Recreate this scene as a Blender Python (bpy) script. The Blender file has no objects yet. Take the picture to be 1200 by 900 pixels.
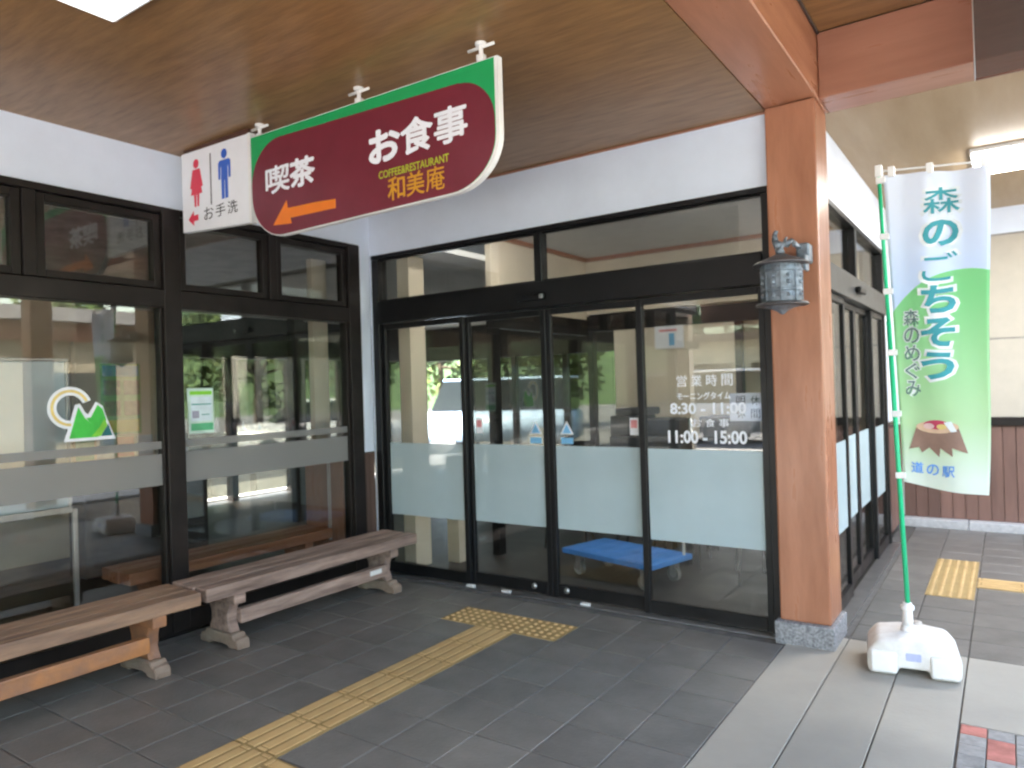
import bpy, bmesh, math, random
from mathutils import Vector, Matrix, noise
random.seed(7)
R = math.radians
S = bpy.context.scene
COL = S.collection

# ------------------------------------------------------------------ camera
cam_d = bpy.data.cameras.new('camera')
cam_o = bpy.data.objects.new('camera', cam_d); COL.objects.link(cam_o)
yaw, pitch, roll = 0.6005929, 0.0057172, -0.0303863
fw = Vector((-math.sin(yaw)*math.cos(pitch), math.cos(yaw)*math.cos(pitch), math.sin(pitch)))
r0 = fw.cross(Vector((0, 0, 1))).normalized(); u0 = r0.cross(fw)
rr = math.cos(roll)*r0 + math.sin(roll)*u0
uu = -math.sin(roll)*r0 + math.cos(roll)*u0
M = Matrix((rr, uu, -fw)).transposed().to_4x4()
M.translation = Vector((4.5611, -4.5094, 1.55))
cam_o.matrix_world = M
cam_d.sensor_width = 36; cam_d.lens = 847.95/1200*36
cam_d.clip_start = 0.05; cam_d.clip_end = 2000
cam_d.dof.use_dof = True; cam_d.dof.focus_distance = 1.3; cam_d.dof.aperture_fstop = 5.0
S.camera = cam_o

# ------------------------------------------------------------------ light
SUN_EL, SUN_AZ = 48, 215        # azimuth clockwise from +y: low left, behind the camera
W = bpy.data.worlds.new('World'); S.world = W; W.use_nodes = True
nt = W.node_tree; nt.nodes.clear()
sky = nt.nodes.new('ShaderNodeTexSky'); sky.sky_type = 'NISHITA'; sky.sun_disc = False
sky.sun_elevation = R(SUN_EL); sky.sun_rotation = R(SUN_AZ); sky.air_density = 1.6; sky.dust_density = 3.0
bg = nt.nodes.new('ShaderNodeBackground'); bg.inputs[1].default_value = 0.15
ow = nt.nodes.new('ShaderNodeOutputWorld')
nt.links.new(sky.outputs[0], bg.inputs[0]); nt.links.new(bg.outputs[0], ow.inputs[0])
sl = bpy.data.lights.new('sun', 'SUN'); sl.energy = 4.5; sl.angle = R(1.5); sl.color = (1, .95, .87)
so = bpy.data.objects.new('sun', sl); COL.objects.link(so)
d = Vector((math.sin(R(SUN_AZ))*math.cos(R(SUN_EL)), math.cos(R(SUN_AZ))*math.cos(R(SUN_EL)), math.sin(R(SUN_EL))))
so.rotation_euler = d.to_track_quat('Z', 'Y').to_euler()
S.view_settings.view_transform = 'Standard'; S.view_settings.look = 'None'
S.view_settings.exposure = 3.62; S.view_settings.gamma = 1
S.render.engine = 'CYCLES'
S.cycles.use_denoising = True
S.cycles.max_bounces = 10; S.cycles.diffuse_bounces = 5; S.cycles.transparent_max_bounces = 16
S.cycles.sample_clamp_indirect = 6

# ------------------------------------------------------------------ materials
MATS = {}
def mat(name, col, rough=.6, metal=0, var=.12, scale=6, stretch=None, bump=0, bscale=None, obj_var=0, col2=None, spec=.5, emit=None, est=0, detail=5):
    if name in MATS: return MATS[name]
    m = bpy.data.materials.new(name); m.use_nodes = True; MATS[name] = m
    n = m.node_tree.nodes; L = m.node_tree.links
    b = n['Principled BSDF']
    b.inputs['Roughness'].default_value = rough; b.inputs['Metallic'].default_value = metal
    b.inputs['Specular IOR Level'].default_value = spec
    tc = n.new('ShaderNodeTexCoord'); mp = n.new('ShaderNodeMapping')
    L.new(tc.outputs['Object'], mp.inputs[0])
    if stretch: mp.inputs['Scale'].default_value = stretch
    if obj_var:
        oi = n.new('ShaderNodeObjectInfo')
        ad = n.new('ShaderNodeVectorMath'); ad.operation = 'MULTIPLY_ADD'
        L.new(oi.outputs['Random'], ad.inputs[0]); ad.inputs[1].default_value = (13, 7, 3)
        L.new(mp.outputs[0], ad.inputs[2]); vec = ad.outputs[0]
    else: vec = mp.outputs[0]
    nz = n.new('ShaderNodeTexNoise'); nz.inputs['Scale'].default_value = scale; nz.inputs['Detail'].default_value = detail
    nz.inputs['Roughness'].default_value = .62
    L.new(vec, nz.inputs['Vector'])
    mx = n.new('ShaderNodeMix'); mx.data_type = 'RGBA'
    c2 = col2 or tuple(c*(1-var*2.2) for c in col); c1 = col if col2 else tuple(min(1, c*(1+var)) for c in col)
    mx.inputs[6].default_value = (*c1, 1); mx.inputs[7].default_value = (*c2, 1)
    rp = n.new('ShaderNodeValToRGB'); rp.color_ramp.elements[0].position = .32; rp.color_ramp.elements[1].position = .7
    L.new(nz.outputs[0], rp.inputs[0]); L.new(rp.outputs[0], mx.inputs[0])
    out = mx.outputs[2]
    if obj_var:
        hs = n.new('ShaderNodeHueSaturation'); mr = n.new('ShaderNodeMapRange')
        L.new(oi.outputs['Random'], mr.inputs[0]); mr.inputs[3].default_value = 1-obj_var; mr.inputs[4].default_value = 1+obj_var
        L.new(mr.outputs[0], hs.inputs['Value']); L.new(out, hs.inputs['Color']); out = hs.outputs[0]
    L.new(out, b.inputs['Base Color'])
    if bump:
        bn = n.new('ShaderNodeTexNoise'); bn.inputs['Scale'].default_value = bscale or scale*6; bn.inputs['Detail'].default_value = 4
        L.new(vec, bn.inputs['Vector'])
        bp = n.new('ShaderNodeBump'); bp.inputs['Strength'].default_value = bump; bp.inputs['Distance'].default_value = .004
        L.new(bn.outputs[0], bp.inputs['Height']); L.new(bp.outputs[0], b.inputs['Normal'])
        ma = n.new('ShaderNodeMapRange'); ma.inputs[3].default_value = max(0, rough-.12); ma.inputs[4].default_value = min(1, rough+.12)
        L.new(nz.outputs[0], ma.inputs[0]); L.new(ma.outputs[0], b.inputs['Roughness'])
    if emit:
        b.inputs['Emission Color'].default_value = (*emit, 1); b.inputs['Emission Strength'].default_value = est
    return m

def glass(name, tint=(.86, .9, .88), rmin=.07, rmax=.75):
    m = bpy.data.materials.new(name); m.use_nodes = True; n = m.node_tree.nodes; L = m.node_tree.links; n.clear()
    o = n.new('ShaderNodeOutputMaterial'); mx = n.new('ShaderNodeMixShader')
    t = n.new('ShaderNodeBsdfTransparent'); t.inputs[0].default_value = (*tint, 1)
    g = n.new('ShaderNodeBsdfGlossy'); g.inputs['Roughness'].default_value = .012
    lw = n.new('ShaderNodeLayerWeight'); lw.inputs[0].default_value = .5
    pw = n.new('ShaderNodeMath'); pw.operation = 'POWER'; pw.inputs[1].default_value = 4.0
    mr = n.new('ShaderNodeMapRange'); mr.inputs[3].default_value = rmin; mr.inputs[4].default_value = rmax
    L.new(lw.outputs['Facing'], pw.inputs[0]); L.new(pw.outputs[0], mr.inputs[0]); L.new(mr.outputs[0], mx.inputs[0])
    L.new(t.outputs[0], mx.inputs[1]); L.new(g.outputs[0], mx.inputs[2]); L.new(mx.outputs[0], o.inputs[0])
    return m

white_wall = mat('white plaster', (.70, .77, .90), .75, var=.03, scale=2, bump=.15, bscale=60)
cream = mat('cream plaster', (.74, .65, .52), .8, var=.05, scale=1.5)
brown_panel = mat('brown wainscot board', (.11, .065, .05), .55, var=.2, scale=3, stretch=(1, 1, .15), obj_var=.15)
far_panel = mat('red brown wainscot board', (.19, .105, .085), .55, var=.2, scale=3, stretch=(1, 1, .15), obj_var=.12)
frame_m = mat('dark bronze frame', (.016, .0125, .012), .42, var=.2, scale=4, bump=.05, spec=.25)
frame_n = mat('black aluminium', (.008, .008, .009), .38, var=.2, scale=4, bump=.04, spec=.35)
rail_grey = mat('satin transom aluminium', (.09, .095, .10), .35, metal=.6, var=.15)
ply = mat('ceiling plywood', (.30, .160, .062), .34, col2=(.18, .094, .038), scale=6, stretch=(.55, 3.4, 1), bump=.2, bscale=22, detail=10)
ply2 = mat('pale ceiling plywood', (.36, .26, .155), .5, col2=(.30, .21, .12), scale=2, stretch=(3, .4, 1), bump=.1, bscale=16)
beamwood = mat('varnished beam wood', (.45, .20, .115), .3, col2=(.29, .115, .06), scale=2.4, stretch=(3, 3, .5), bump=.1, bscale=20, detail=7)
beamwood_y = mat('varnished beam wood lengthwise', (.45, .20, .115), .3, col2=(.29, .115, .06), scale=2.4, stretch=(3, .35, 3), bump=.1, bscale=20, detail=7)
beamwood_x = mat('varnished beam wood crosswise', (.38, .175, .115), .3, col2=(.28, .12, .075), scale=2.4, stretch=(.35, 3, 3), bump=.1, bscale=20, detail=7)
oldwood = mat('weathered bench wood', (.44, .31, .255), .75, col2=(.13, .085, .07), scale=6, stretch=(3.4, .35, 3.4), bump=1.0, bscale=26, detail=9, obj_var=.08)
orangewood = mat('worn orange bench wood', (.40, .24, .15), .6, col2=(.16, .10, .075), scale=5, stretch=(3.2, .4, 3.2), bump=.9, bscale=26, detail=9, obj_var=.08)
orangeleg = mat('flaking orange varnish', (.50, .21, .075), .5, col2=(.24, .13, .09), scale=5, bump=.8, bscale=26, obj_var=.1)
footwood = mat('greyed wood end', (.34, .27, .21), .8, col2=(.20, .14, .11), scale=7, bump=.7, bscale=30)
stone = mat('speckled grey granite', (.36, .36, .37), .8, col2=(.13, .13, .14), scale=70, bump=.6, bscale=60, detail=2)
pale_stone = mat('pale kerb stone', (.52, .52, .54), .8, col2=(.38, .38, .40), scale=25, bump=.4)
tile_dark = mat('charcoal paving tile', (.170, .160, .150), .36, col2=(.118, .112, .106), scale=3.5, bump=.4, bscale=55, obj_var=.07, detail=8)
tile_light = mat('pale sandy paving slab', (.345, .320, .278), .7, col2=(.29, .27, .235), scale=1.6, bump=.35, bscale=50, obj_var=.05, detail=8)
mortar = mat('dark mortar', (.12, .113, .108), .9, var=.2, scale=20)
brick_red = mat('red paving brick', (.44, .16, .13), .8, var=.15, scale=14, bump=.4, obj_var=.1)
brick_grey = mat('grey paving brick', (.30, .29, .28), .8, var=.15, scale=14, bump=.4, obj_var=.1)
yellow = mat('yellow tactile paving', (.56, .375, .17), .6, col2=(.46, .30, .13), scale=6, bump=.3, bscale=60, obj_var=.07, detail=8)
asphalt = mat('asphalt', (.15, .15, .15), .9, var=.25, scale=3, bump=.5, bscale=90)
steel = mat('brushed steel', (.55, .55, .56), .3, metal=.9, var=.08)
white_pl = mat('white plastic', (.80, .79, .78), .45, var=.05, scale=4, bump=.08)
white_sign = mat('white sign face', (.80, .81, .85), .35, var=.02)
green_sign = mat('green sign face', (.012, .33, .10), .35, var=.03)
maroon = mat('maroon sign face', (.165, .020, .036), .32, var=.05)
orange_p = mat('orange print', (.80, .20, .015), .4, var=.03)
red_p = mat('red print', (.68, .03, .07), .4, var=.03)
blue_p = mat('blue print', (.03, .12, .55), .4, var=.03)
black_p = mat('black print', (.02, .02, .022), .5, var=.03)
lime_p = mat('lime print', (.42, .50, .03), .4, var=.03)
gold_p = mat('gold print', (.62, .30, .02), .4, var=.05)
let_white = mat('white lettering', (.82, .84, .90), .5, var=.02)
green_pole = mat('green plastic pole', (.02, .55, .25), .35, var=.04)
blue_pl = mat('blue plastic deck', (.07, .30, .85), .45, var=.08, bump=.05)
rubber = mat('grey rubber', (.30, .30, .30), .7)
bronze = mat('verdigris cast iron', (.24, .285, .33), .42, metal=.3, col2=(.085, .10, .12), scale=22, bump=.8, bscale=40)
bronze_d = mat('dull pewter lantern rim', (.115, .11, .115), .45, metal=.4, var=.2, bump=.3, bscale=30)
dark_in = mat('dark interior laminate', (.03, .026, .024), .6, var=.2)
carpet = mat('dim lobby floor', (.06, .055, .05), .45, var=.25, scale=3)
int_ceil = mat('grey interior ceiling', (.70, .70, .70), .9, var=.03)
frost_g = bpy.data.materials.new('frosted film'); frost_g.use_nodes = True
_n = frost_g.node_tree.nodes; _b = _n['Principled BSDF']; _b.inputs['Base Color'].default_value = (.52, .64, .69, 1); _b.inputs['Roughness'].default_value = .38
_b.inputs['Alpha'].default_value = .72
_tc0 = _n.new('ShaderNodeTexNoise'); _tc0.inputs['Scale'].default_value = 1.6; _tc0.inputs['Detail'].default_value = 6
_mr = _n.new('ShaderNodeMapRange'); _mr.inputs[1].default_value = .3; _mr.inputs[2].default_value = .7; _mr.inputs[3].default_value = .66; _mr.inputs[4].default_value = .80
frost_g.node_tree.links.new(_tc0.outputs[0], _mr.inputs[0]); frost_g.node_tree.links.new(_mr.outputs[0], _b.inputs['Alpha'])
_tc1 = _n.new('ShaderNodeTexCoord'); frost_g.node_tree.links.new(_tc1.outputs['Object'], _tc0.inputs['Vector'])
frost_band = bpy.data.materials.new('grey translucent film'); frost_band.use_nodes = True
_b = frost_band.node_tree.nodes['Principled BSDF']; _b.inputs['Base Color'].default_value = (.27, .265, .26, 1); _b.inputs['Roughness'].default_value = .3; _b.inputs['Alpha'].default_value = .72
pane_m = glass('window glass', (.85, .86, .85), .085, .75)
pane_d = glass('door glass', (.90, .91, .90), .075, .7)
smoke = glass('smoked acrylic', (.45, .38, .37), .10, .8)
pane_t = glass('tinted far glass', (.36, .36, .33), .05, .7)
lamp_m = mat('lit diffuser', (.9, .9, .9), .5, var=.01, emit=(1, .98, .94), est=4)
lamp_s = mat('softly lit diffuser', (.86, .87, .9), .5, var=.01, emit=(.95, .97, 1), est=.12)
fill_i = mat('added fill diffuser', (.9, .9, .85), .5, var=.01, emit=(1, .95, .86), est=9)
fill_d = mat('added dim fill diffuser', (.9, .9, .85), .5, var=.01, emit=(1, .93, .80), est=.5)

# ------------------------------------------------------------------ helpers
def link(o, parent=None):
    COL.objects.link(o)
    if parent: o.parent = parent
    return o
def tag(o, label, cat, group=None, kind=None):
    if label: o['label'] = label
    if cat: o['category'] = cat
    if group: o['group'] = group
    if kind: o['kind'] = kind
    return o
def empty(name, loc, label, cat, group=None, rz=0):
    o = bpy.data.objects.new(name, None); COL.objects.link(o); o.location = loc; o.rotation_euler.z = rz
    o.empty_display_size = .1
    return tag(o, label, cat, group)
def build(name, bm, m, parent=None, smooth=False, loc=None, origin=None):
    """link bm (world coordinates, or the parent's local ones) as one mesh"""
    me = bpy.data.meshes.new(name); bm.normal_update(); bm.to_mesh(me); bm.free()
    if smooth:
        for p in me.polygons: p.use_smooth = True
    for x in (m if isinstance(m, (list, tuple)) else [m]): me.materials.append(x)
    o = bpy.data.objects.new(name, me); link(o, parent)
    if loc: o.location = loc
    return o
def box(bm, x0, x1, y0, y1, z0, z1, bev=0, mi=0, seg=1):
    t = bmesh.new()
    bmesh.ops.create_cube(t, size=1, matrix=Matrix.Translation(((x0+x1)/2, (y0+y1)/2, (z0+z1)/2)) @ Matrix.Diagonal((abs(x1-x0), abs(y1-y0), abs(z1-z0), 1)))
    if bev: bmesh.ops.bevel(t, geom=list(t.edges), offset=bev, segments=seg, affect='EDGES', profile=.6)
    for f in t.faces: f.material_index = mi
    me = bpy.data.meshes.new('t'); t.to_mesh(me); t.free(); bm.from_mesh(me); bpy.data.meshes.remove(me)
    return bm
def bx(name, x0, x1, y0, y1, z0, z1, m, parent=None, bev=0, off=None, seg=1):
    """one box object; coordinates are world ones, converted to the parent's place"""
    bm = bmesh.new(); o = Vector(parent_loc(parent))
    box(bm, x0-o.x, x1-o.x, y0-o.y, y1-o.y, z0-o.z, z1-o.z, bev, seg=seg)
    return build(name, bm, m, parent)
def parent_loc(p):
    v = Vector((0, 0, 0))
    while p is not None: v += p.location; p = p.parent
    return v
def tube(bm, p0, p1, r0, r1=None, n=12, cap=True):
    p0 = Vector(p0); p1 = Vector(p1); dv = p1-p0; r1 = r0 if r1 is None else r1
    q = dv.to_track_quat('Z', 'Y').to_matrix().to_4x4(); q.translation = (p0+p1)/2
    bmesh.ops.create_cone(bm, cap_ends=cap, segments=n, radius1=r0, radius2=r1, depth=dv.length, matrix=q)
    return bm
def poly_prism(bm, pts, fn, depth, bevel=0):
    """pts outline (a,b) -> fn(a,b,d) world; extruded by depth"""
    f = [bm.verts.new(fn(a, b, 0)) for a, b in pts]; k = [bm.verts.new(fn(a, b, depth)) for a, b in pts]
    bm.faces.new(f); bm.faces.new(k[::-1]); N = len(pts)
    for i in range(N): bm.faces.new((f[i], k[i], k[(i+1) % N], f[(i+1) % N]))
    bmesh.ops.recalc_face_normals(bm, faces=bm.faces)
    return bm
def lathe(bm, prof, n=20, loc=(0, 0, 0)):
    rings = []
    for r, z in prof:
        rings.append([bm.verts.new((loc[0]+max(r, .0004)*math.cos(2*math.pi*i/n), loc[1]+max(r, .0004)*math.sin(2*math.pi*i/n), loc[2]+z)) for i in range(n)])
    for a, b in zip(rings, rings[1:]):
        for i in range(n): bm.faces.new((a[i], a[(i+1) % n], b[(i+1) % n], b[i]))
    bmesh.ops.recalc_face_normals(bm, faces=bm.faces)
    return bm
def copy_tree(o, parent=None):
    c = o.copy(); COL.objects.link(c); c.parent = parent
    for ch in list(o.children): copy_tree(ch, c)
    return c
_tc = {}
def text(name, body, x0, x1, z0, z1, y, m, parent=None, offset=.0, depth=.002, shear=0, rotm=None):
    """flat print in an upright plane facing -y, fitted to a box; coordinates local to parent"""
    key = (body, offset, shear)
    if key not in _tc:
        cu = bpy.data.curves.new('t', 'FONT'); cu.body = body; cu.size = 1; cu.offset = offset; cu.shear = shear; cu.resolution_u = 3
        cu.fill_mode = 'BOTH'; cu.extrude = .5
        to = bpy.data.objects.new('t', cu); COL.objects.link(to)
        bpy.context.view_layer.update()
        me = bpy.data.meshes.new_from_object(to.evaluated_get(bpy.context.evaluated_depsgraph_get()))
        bpy.data.objects.remove(to); _tc[key] = me
    me = _tc[key].copy()
    if rotm:
        b_ = bmesh.new(); b_.from_mesh(me)
        for _ in range(4):
            es = [q for q in b_.edges if q.calc_length() > .09]
            if es: bmesh.ops.subdivide_edges(b_, edges=es, cuts=1); bmesh.ops.triangulate(b_, faces=b_.faces)
        b_.to_mesh(me); b_.free()
    me.name = name; me.materials.clear(); me.materials.append(m)
    xs = [v.co.x for v in me.vertices]; ys = [v.co.y for v in me.vertices]
    ax, bx_, ay, by = min(xs), max(xs), min(ys), max(ys)
    for v in me.vertices:
        a = x0+(v.co.x-ax)/(bx_-ax)*(x1-x0); b = z0+(v.co.y-ay)/(by-ay)*(z1-z0)
        v.co = rotm(a, b, v.co.z*2*depth/2) if rotm else Vector((a, y-v.co.z*depth*2/2, b))
    o = bpy.data.objects.new(name, me); link(o, parent); return o

# ================================================================== SETTING
ground = build('ground', box(bmesh.new(), -300, 300, -300, 300, -.5, -.06), asphalt); ground['kind'] = 'structure'
floor = build('floor', box(bmesh.new(), .02, 6.9, -8.2, 4.2, -.059, -.010), mortar); floor['kind'] = 'structure'

def tile_mesh(w, l, m, name='paving_tile', g=.003):
    bm = bmesh.new(); b = .0025
    v0 = [bm.verts.new((sx*(w/2-g), sy*(l/2-g), -.009)) for sx, sy in ((-1, -1), (1, -1), (1, 1), (-1, 1))]
    v1 = [bm.verts.new((sx*(w/2-g), sy*(l/2-g), -b)) for sx, sy in ((-1, -1), (1, -1), (1, 1), (-1, 1))]
    v2 = [bm.verts.new((sx*(w/2-g-b), sy*(l/2-g-b), 0)) for sx, sy in ((-1, -1), (1, -1), (1, 1), (-1, 1))]
    for a, b2 in ((v0, v1), (v1, v2)):
        for i in range(4): bm.faces.new((a[i], a[(i+1) % 4], b2[(i+1) % 4], b2[i]))
    bm.faces.new(v2)
    me = bpy.data.meshes.new(name); bm.normal_update(); bm.to_mesh(me); bm.free(); me.materials.append(m); return me
def piece(name, me, parent, x, y, z=0, rz=0, ry=0):
    o = bpy.data.objects.new(name, me); link(o, parent); o.location = (x, y, z); o.rotation_euler = (0, ry, rz); return o

tactile_cells = set()
t_dark = tile_mesh(.3, .3, tile_dark)
cells = []
for i in range(-12, 12):
    for j in range(-26, 16):
        x0 = 3.74+.3*i; y0 = -.44+.3*j; cx, cy = x0+.15, y0+.15
        if x0 < -.05 or x0 > 6.7: continue
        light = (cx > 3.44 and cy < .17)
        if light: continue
        if cy > -.04 and cx < 3.6: continue
        if cx < .1: continue
        cells.append((cx, cy))
camxy = Vector((4.56, -4.51)); fxy = Vector((fw.x, fw.y)).normalized()
def seen(c):
    v = Vector(c)-camxy; a = v.dot(fxy); b = abs(v.x*fxy.y-v.y*fxy.x)
    return a > 1.6 and b < a*.85+.4
vis = sorted([c for c in cells if seen(c)], key=lambda c: (Vector(c)-camxy).length)
near = vis[:250]; nearset = set(near)
rnd = random.Random(3)
for c in near: piece('paving_tile', t_dark, floor, c[0], c[1], -rnd.random()*.0008, 0)
def join_tiles(name, cs, me, mt):
    bm = bmesh.new()
    for c in cs:
        n0 = len(bm.verts); bm.from_mesh(me); bm.verts.ensure_lookup_table()
        for v in bm.verts[n0:]: v.co.x += c[0]; v.co.y += c[1]
    o = build(name, bm, mt, floor); o['kind'] = 'stuff'; return o
join_tiles('outer_paving', [c for c in cells if c not in nearset], t_dark, tile_dark)
# pale slabs
k = 0
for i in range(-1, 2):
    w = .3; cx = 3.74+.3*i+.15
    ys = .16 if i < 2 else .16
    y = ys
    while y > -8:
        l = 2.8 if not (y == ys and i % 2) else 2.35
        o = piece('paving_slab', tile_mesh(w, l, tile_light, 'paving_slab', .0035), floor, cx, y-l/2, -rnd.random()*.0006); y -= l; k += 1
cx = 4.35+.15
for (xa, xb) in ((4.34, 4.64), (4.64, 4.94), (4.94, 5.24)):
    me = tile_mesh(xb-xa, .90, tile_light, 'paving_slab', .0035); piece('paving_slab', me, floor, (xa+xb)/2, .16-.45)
me_r = tile_mesh(.1, .1, brick_red, 'paving_brick', .002); me_g = tile_mesh(.1, .1, brick_grey, 'paving_brick', .002)
me_r2 = tile_mesh(.1, .2, brick_red, 'paving_brick', .002)
rb = random.Random(5)
for i in range(9):
    j = 0
    while j < 12:
        x = 4.345+.1*i+.05; y = -.745-.1*j
        kind = 'r' if (i == 1 and j in (1, 2)) or (i == 0 and j == 0) or (i+2*j) % 5 == 0 else 'g'
        if i == 1 and j == 1: piece('paving_brick', me_r2, floor, x, y-.1, 0); j += 2; continue
        piece('paving_brick', me_r if kind == 'r' else me_g, floor, x, y-.05, -rb.random()*.001); j += 1
outer = [(4.345+.1*i+.05, -.745-.1*j-.05) for i in range(9) for j in range(12, 70)]
join_tiles('outer_brick_paving', outer[::2], me_g, brick_grey); join_tiles('outer_red_brick_paving', outer[1::2], me_r, brick_red)

# tactile paving
def tac_base(bm): box(bm, -.148, .148, -.148, .148, -.003, .003, .0015)
bm = bmesh.new(); tac_base(bm)
for q in range(4):
    x = -.108+.072*q; s = .018 if q % 2 else -.018
    for (a, b) in (((-.140, .100+s) if s > 0 else (-.100+s, .140)),):
        box(bm, x-.025, x+.025, a, b, .003, .0085, .002)
    if s > 0: box(bm, x-.025, x+.025, .126, .144, .003, .0085, .002)
    else: box(bm, x-.025, x+.025, -.144, -.126, .003, .0085, .002)
t_bar = bpy.data.meshes.new('tactile_tile'); bm.to_mesh(t_bar); bm.free(); t_bar.materials.append(yellow)
bm = bmesh.new(); tac_base(bm)
for a in range(5):
    for b in range(5):
        x, y = -.116+.058*a, -.116+.058*b
        bmesh.ops.create_cone(bm, cap_ends=True, segments=8, radius1=.0165, radius2=.010, depth=.006, matrix=Matrix.Translation((x, y, .006)))
t_dot = bpy.data.meshes.new('tactile_tile'); bm.to_mesh(t_dot); bm.free(); t_dot.materials.append(yellow)
for me_ in (t_bar, t_dot):
    me_.materials.append(mat('dirty yellow paving base', (.36, .25, .10), .8, col2=(.27, .18, .075), scale=8))
    for p_ in me_.polygons:
        if max(me_.vertices[v].co.z for v in p_.vertices) < .0036: p_.material_index = 1
e = empty('tactile_path', (1.79, -.6, 0), 'yellow tactile paving path of ridged blocks ending in a dotted crossbar before the glass doors', 'tactile paving')
for q in range(3): piece('tactile_tile', t_dot, e, -.3+.3*q, 0, .001)
for q in range(13): piece('tactile_tile', t_bar, e, 0, -.3-.3*q, .001)
for q in range(3): piece('tactile_tile', t_bar, e, .3+.3*q, -2.1, .001, R(90))
e = empty('tactile_path', (4.18, 1.5, 0), 'yellow tactile paving patch with side strip, beyond the white flag base at right', 'tactile paving')
for q in range(4): piece('tactile_tile', t_dot, e, 0, .3*q, .001)
for q in range(6): piece('tactile_tile', t_bar, e, .3+.3*q, .35, .001, R(90))

# ------------------------------------------------------------------ window wall A  (plane x = 0)
A = empty('window_wall', (0, 0, 0), 'left wall of dark framed windows under a white plaster band, behind the benches', 'window wall')
bx('white_band', -.20, 0, -8, 0, 2.81, 3.45, white_wall, A)
bx('corner_pier', -.12, .004, -.135, -.002, 1.04, 2.81, white_wall, A)
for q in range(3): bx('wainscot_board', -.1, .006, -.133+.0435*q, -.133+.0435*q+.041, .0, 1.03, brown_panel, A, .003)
def fr(name, y0, y1, z0, z1, x0=-.10, x1=.02, m=frame_m, bev=.004): return bx(name, x0, x1, y0, y1, z0, z1, m, A, bev)
fr('window_head', -8, -.137, 2.765, 2.808, -.1, .025)
fr('transom', -8, -.139, 2.145, 2.265, -.1, .03)
fr('sill_rail', -8, -.141, .0, .14, -.1, .022)
posts = [(-.27, -.143)]+[(-1.885-1.68*q, -1.765-1.68*q) for q in range(4)]
for (a, b) in posts: fr('mullion', a, b, .02, 2.80, -.1, .035)
for q in range(4):
    yr = posts[q][0]; yl = posts[q+1][1]
    # two sashes above
    mid = (yl+yr)/2
    fr('mullion', mid-.035, mid+.035, 2.268, 2.762, -.09, .028)
    for (a, b) in ((yl, mid-.035), (mid+.035, yr)):
        s = bpy.data.objects.new('window_sash', None); link(s, A); s.empty_display_size = .1
        bm = bmesh.new(); t = .052
        for (y0, y1, z0, z1) in ((a+.003, a+t, 2.272, 2.758), (b-t, b-.003, 2.272, 2.758), (a+t, b-t, 2.272, 2.272+.045), (a+t, b-t, 2.758-.048, 2.758)):
            box(bm, -.06, .008, y0, y1, z0, z1, .003)
        build('sash_frame', bm, frame_m, s)
        bx('pane', -.030, -.024, a+t, b-t, 2.317, 2.71, pane_m, s)
    g = bx('pane', -.034, -.026, yl, yr, .14, 2.145, pane_m, A)
    fr('glazing_bead', yl, yl+.014, .142, 2.142, -.05, .0); fr('glazing_bead', yr-.014, yr, .142, 2.142, -.05, .0)
    bx('film_band', -.0225, -.0215, yl+.015, yr-.015, .985, 1.19, frost_band, A)
    bx('film_band', -.0225, -.0215, yl+.015, yr-.015, 1.222, 1.272, frost_band, A)

# stickers on the glass
e = empty('emblem_sticker', (-.022, -2.41, 1.32), 'emblem sticker of a yellow ring behind two green mountain peaks on left window', 'sticker')
def sheetA(name, pts, x, m, par, d=.0012):
    o = parent_loc(par); bm = bmesh.new(); poly_prism(bm, pts, lambda a, b, dd: Vector((x+dd-o.x, a-o.y, b-o.z)), d); return build(name, bm, m, par)
def ring(cy, cz, ro, ri, a0=0, a1=360, n=28, s=1.0):
    o = [(cy+ro*s*math.cos(R(a0+(a1-a0)*i/n)), cz+ro*math.sin(R(a0+(a1-a0)*i/n))) for i in range(n+1)]
    i_ = [(cy+ri*s*math.cos(R(a0+(a1-a0)*i/n)), cz+ri*math.sin(R(a0+(a1-a0)*i/n))) for i in range(n, -1, -1)]
    return o+i_
ye = mat('pale yellow print', (.80, .62, .22), .5); gr = mat('leaf green print', (.05, .55, .06), .5); gl = mat('lime green print', (.25, .68, .05), .5); td = mat('teal print', (.01, .15, .16), .5)
sheetA('ring', ring(-2.455, 1.512, .125, .075, 20, 275), -.0218, let_white, e)
sheetA('ring_stripe', ring(-2.455, 1.512, .108, .092, 22, 272), -.0205, ye, e)
sheetA('backing', [(-2.495, 1.312), (-2.195, 1.312), (-2.215, 1.36), (-2.245, 1.44), (-2.27, 1.52), (-2.31, 1.545), (-2.355, 1.47), (-2.37, 1.48), (-2.40, 1.535), (-2.43, 1.53), (-2.46, 1.42)], -.0207, let_white, e)
sheetA('peak', [(-2.465, 1.33), (-2.30, 1.33), (-2.33, 1.40), (-2.375, 1.45), (-2.41, 1.515), (-2.43, 1.45)], -.0192, gr, e)
sheetA('peak', [(-2.30, 1.332), (-2.332, 1.40), (-2.368, 1.448), (-2.34, 1.45), (-2.30, 1.525), (-2.27, 1.50), (-2.25, 1.43)], -.0191, gr, e)
sheetA('slope', [(-2.34, 1.334), (-2.285, 1.334), (-2.245, 1.40), (-2.26, 1.44), (-2.29, 1.39)], -.0178, gl, e)
sheetA('slope', [(-2.283, 1.334), (-2.215, 1.334), (-2.24, 1.405)], -.0176, td, e)
e = empty('notice_poster', (-.022, -1.6, 1.33), 'small green and white notice poster stuck on the glass right of the dark post', 'poster')
sheetA('sheet', [(-1.705, 1.305), (-1.515, 1.305), (-1.52, 1.615), (-1.715, 1.615)], -.0218, mat('pale green paper', (.62, .80, .72), .6), e)
sheetA('band', [(-1.695, 1.57), (-1.53, 1.57), (-1.53, 1.595), (-1.695, 1.595)], -.0205, gl, e)
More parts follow.
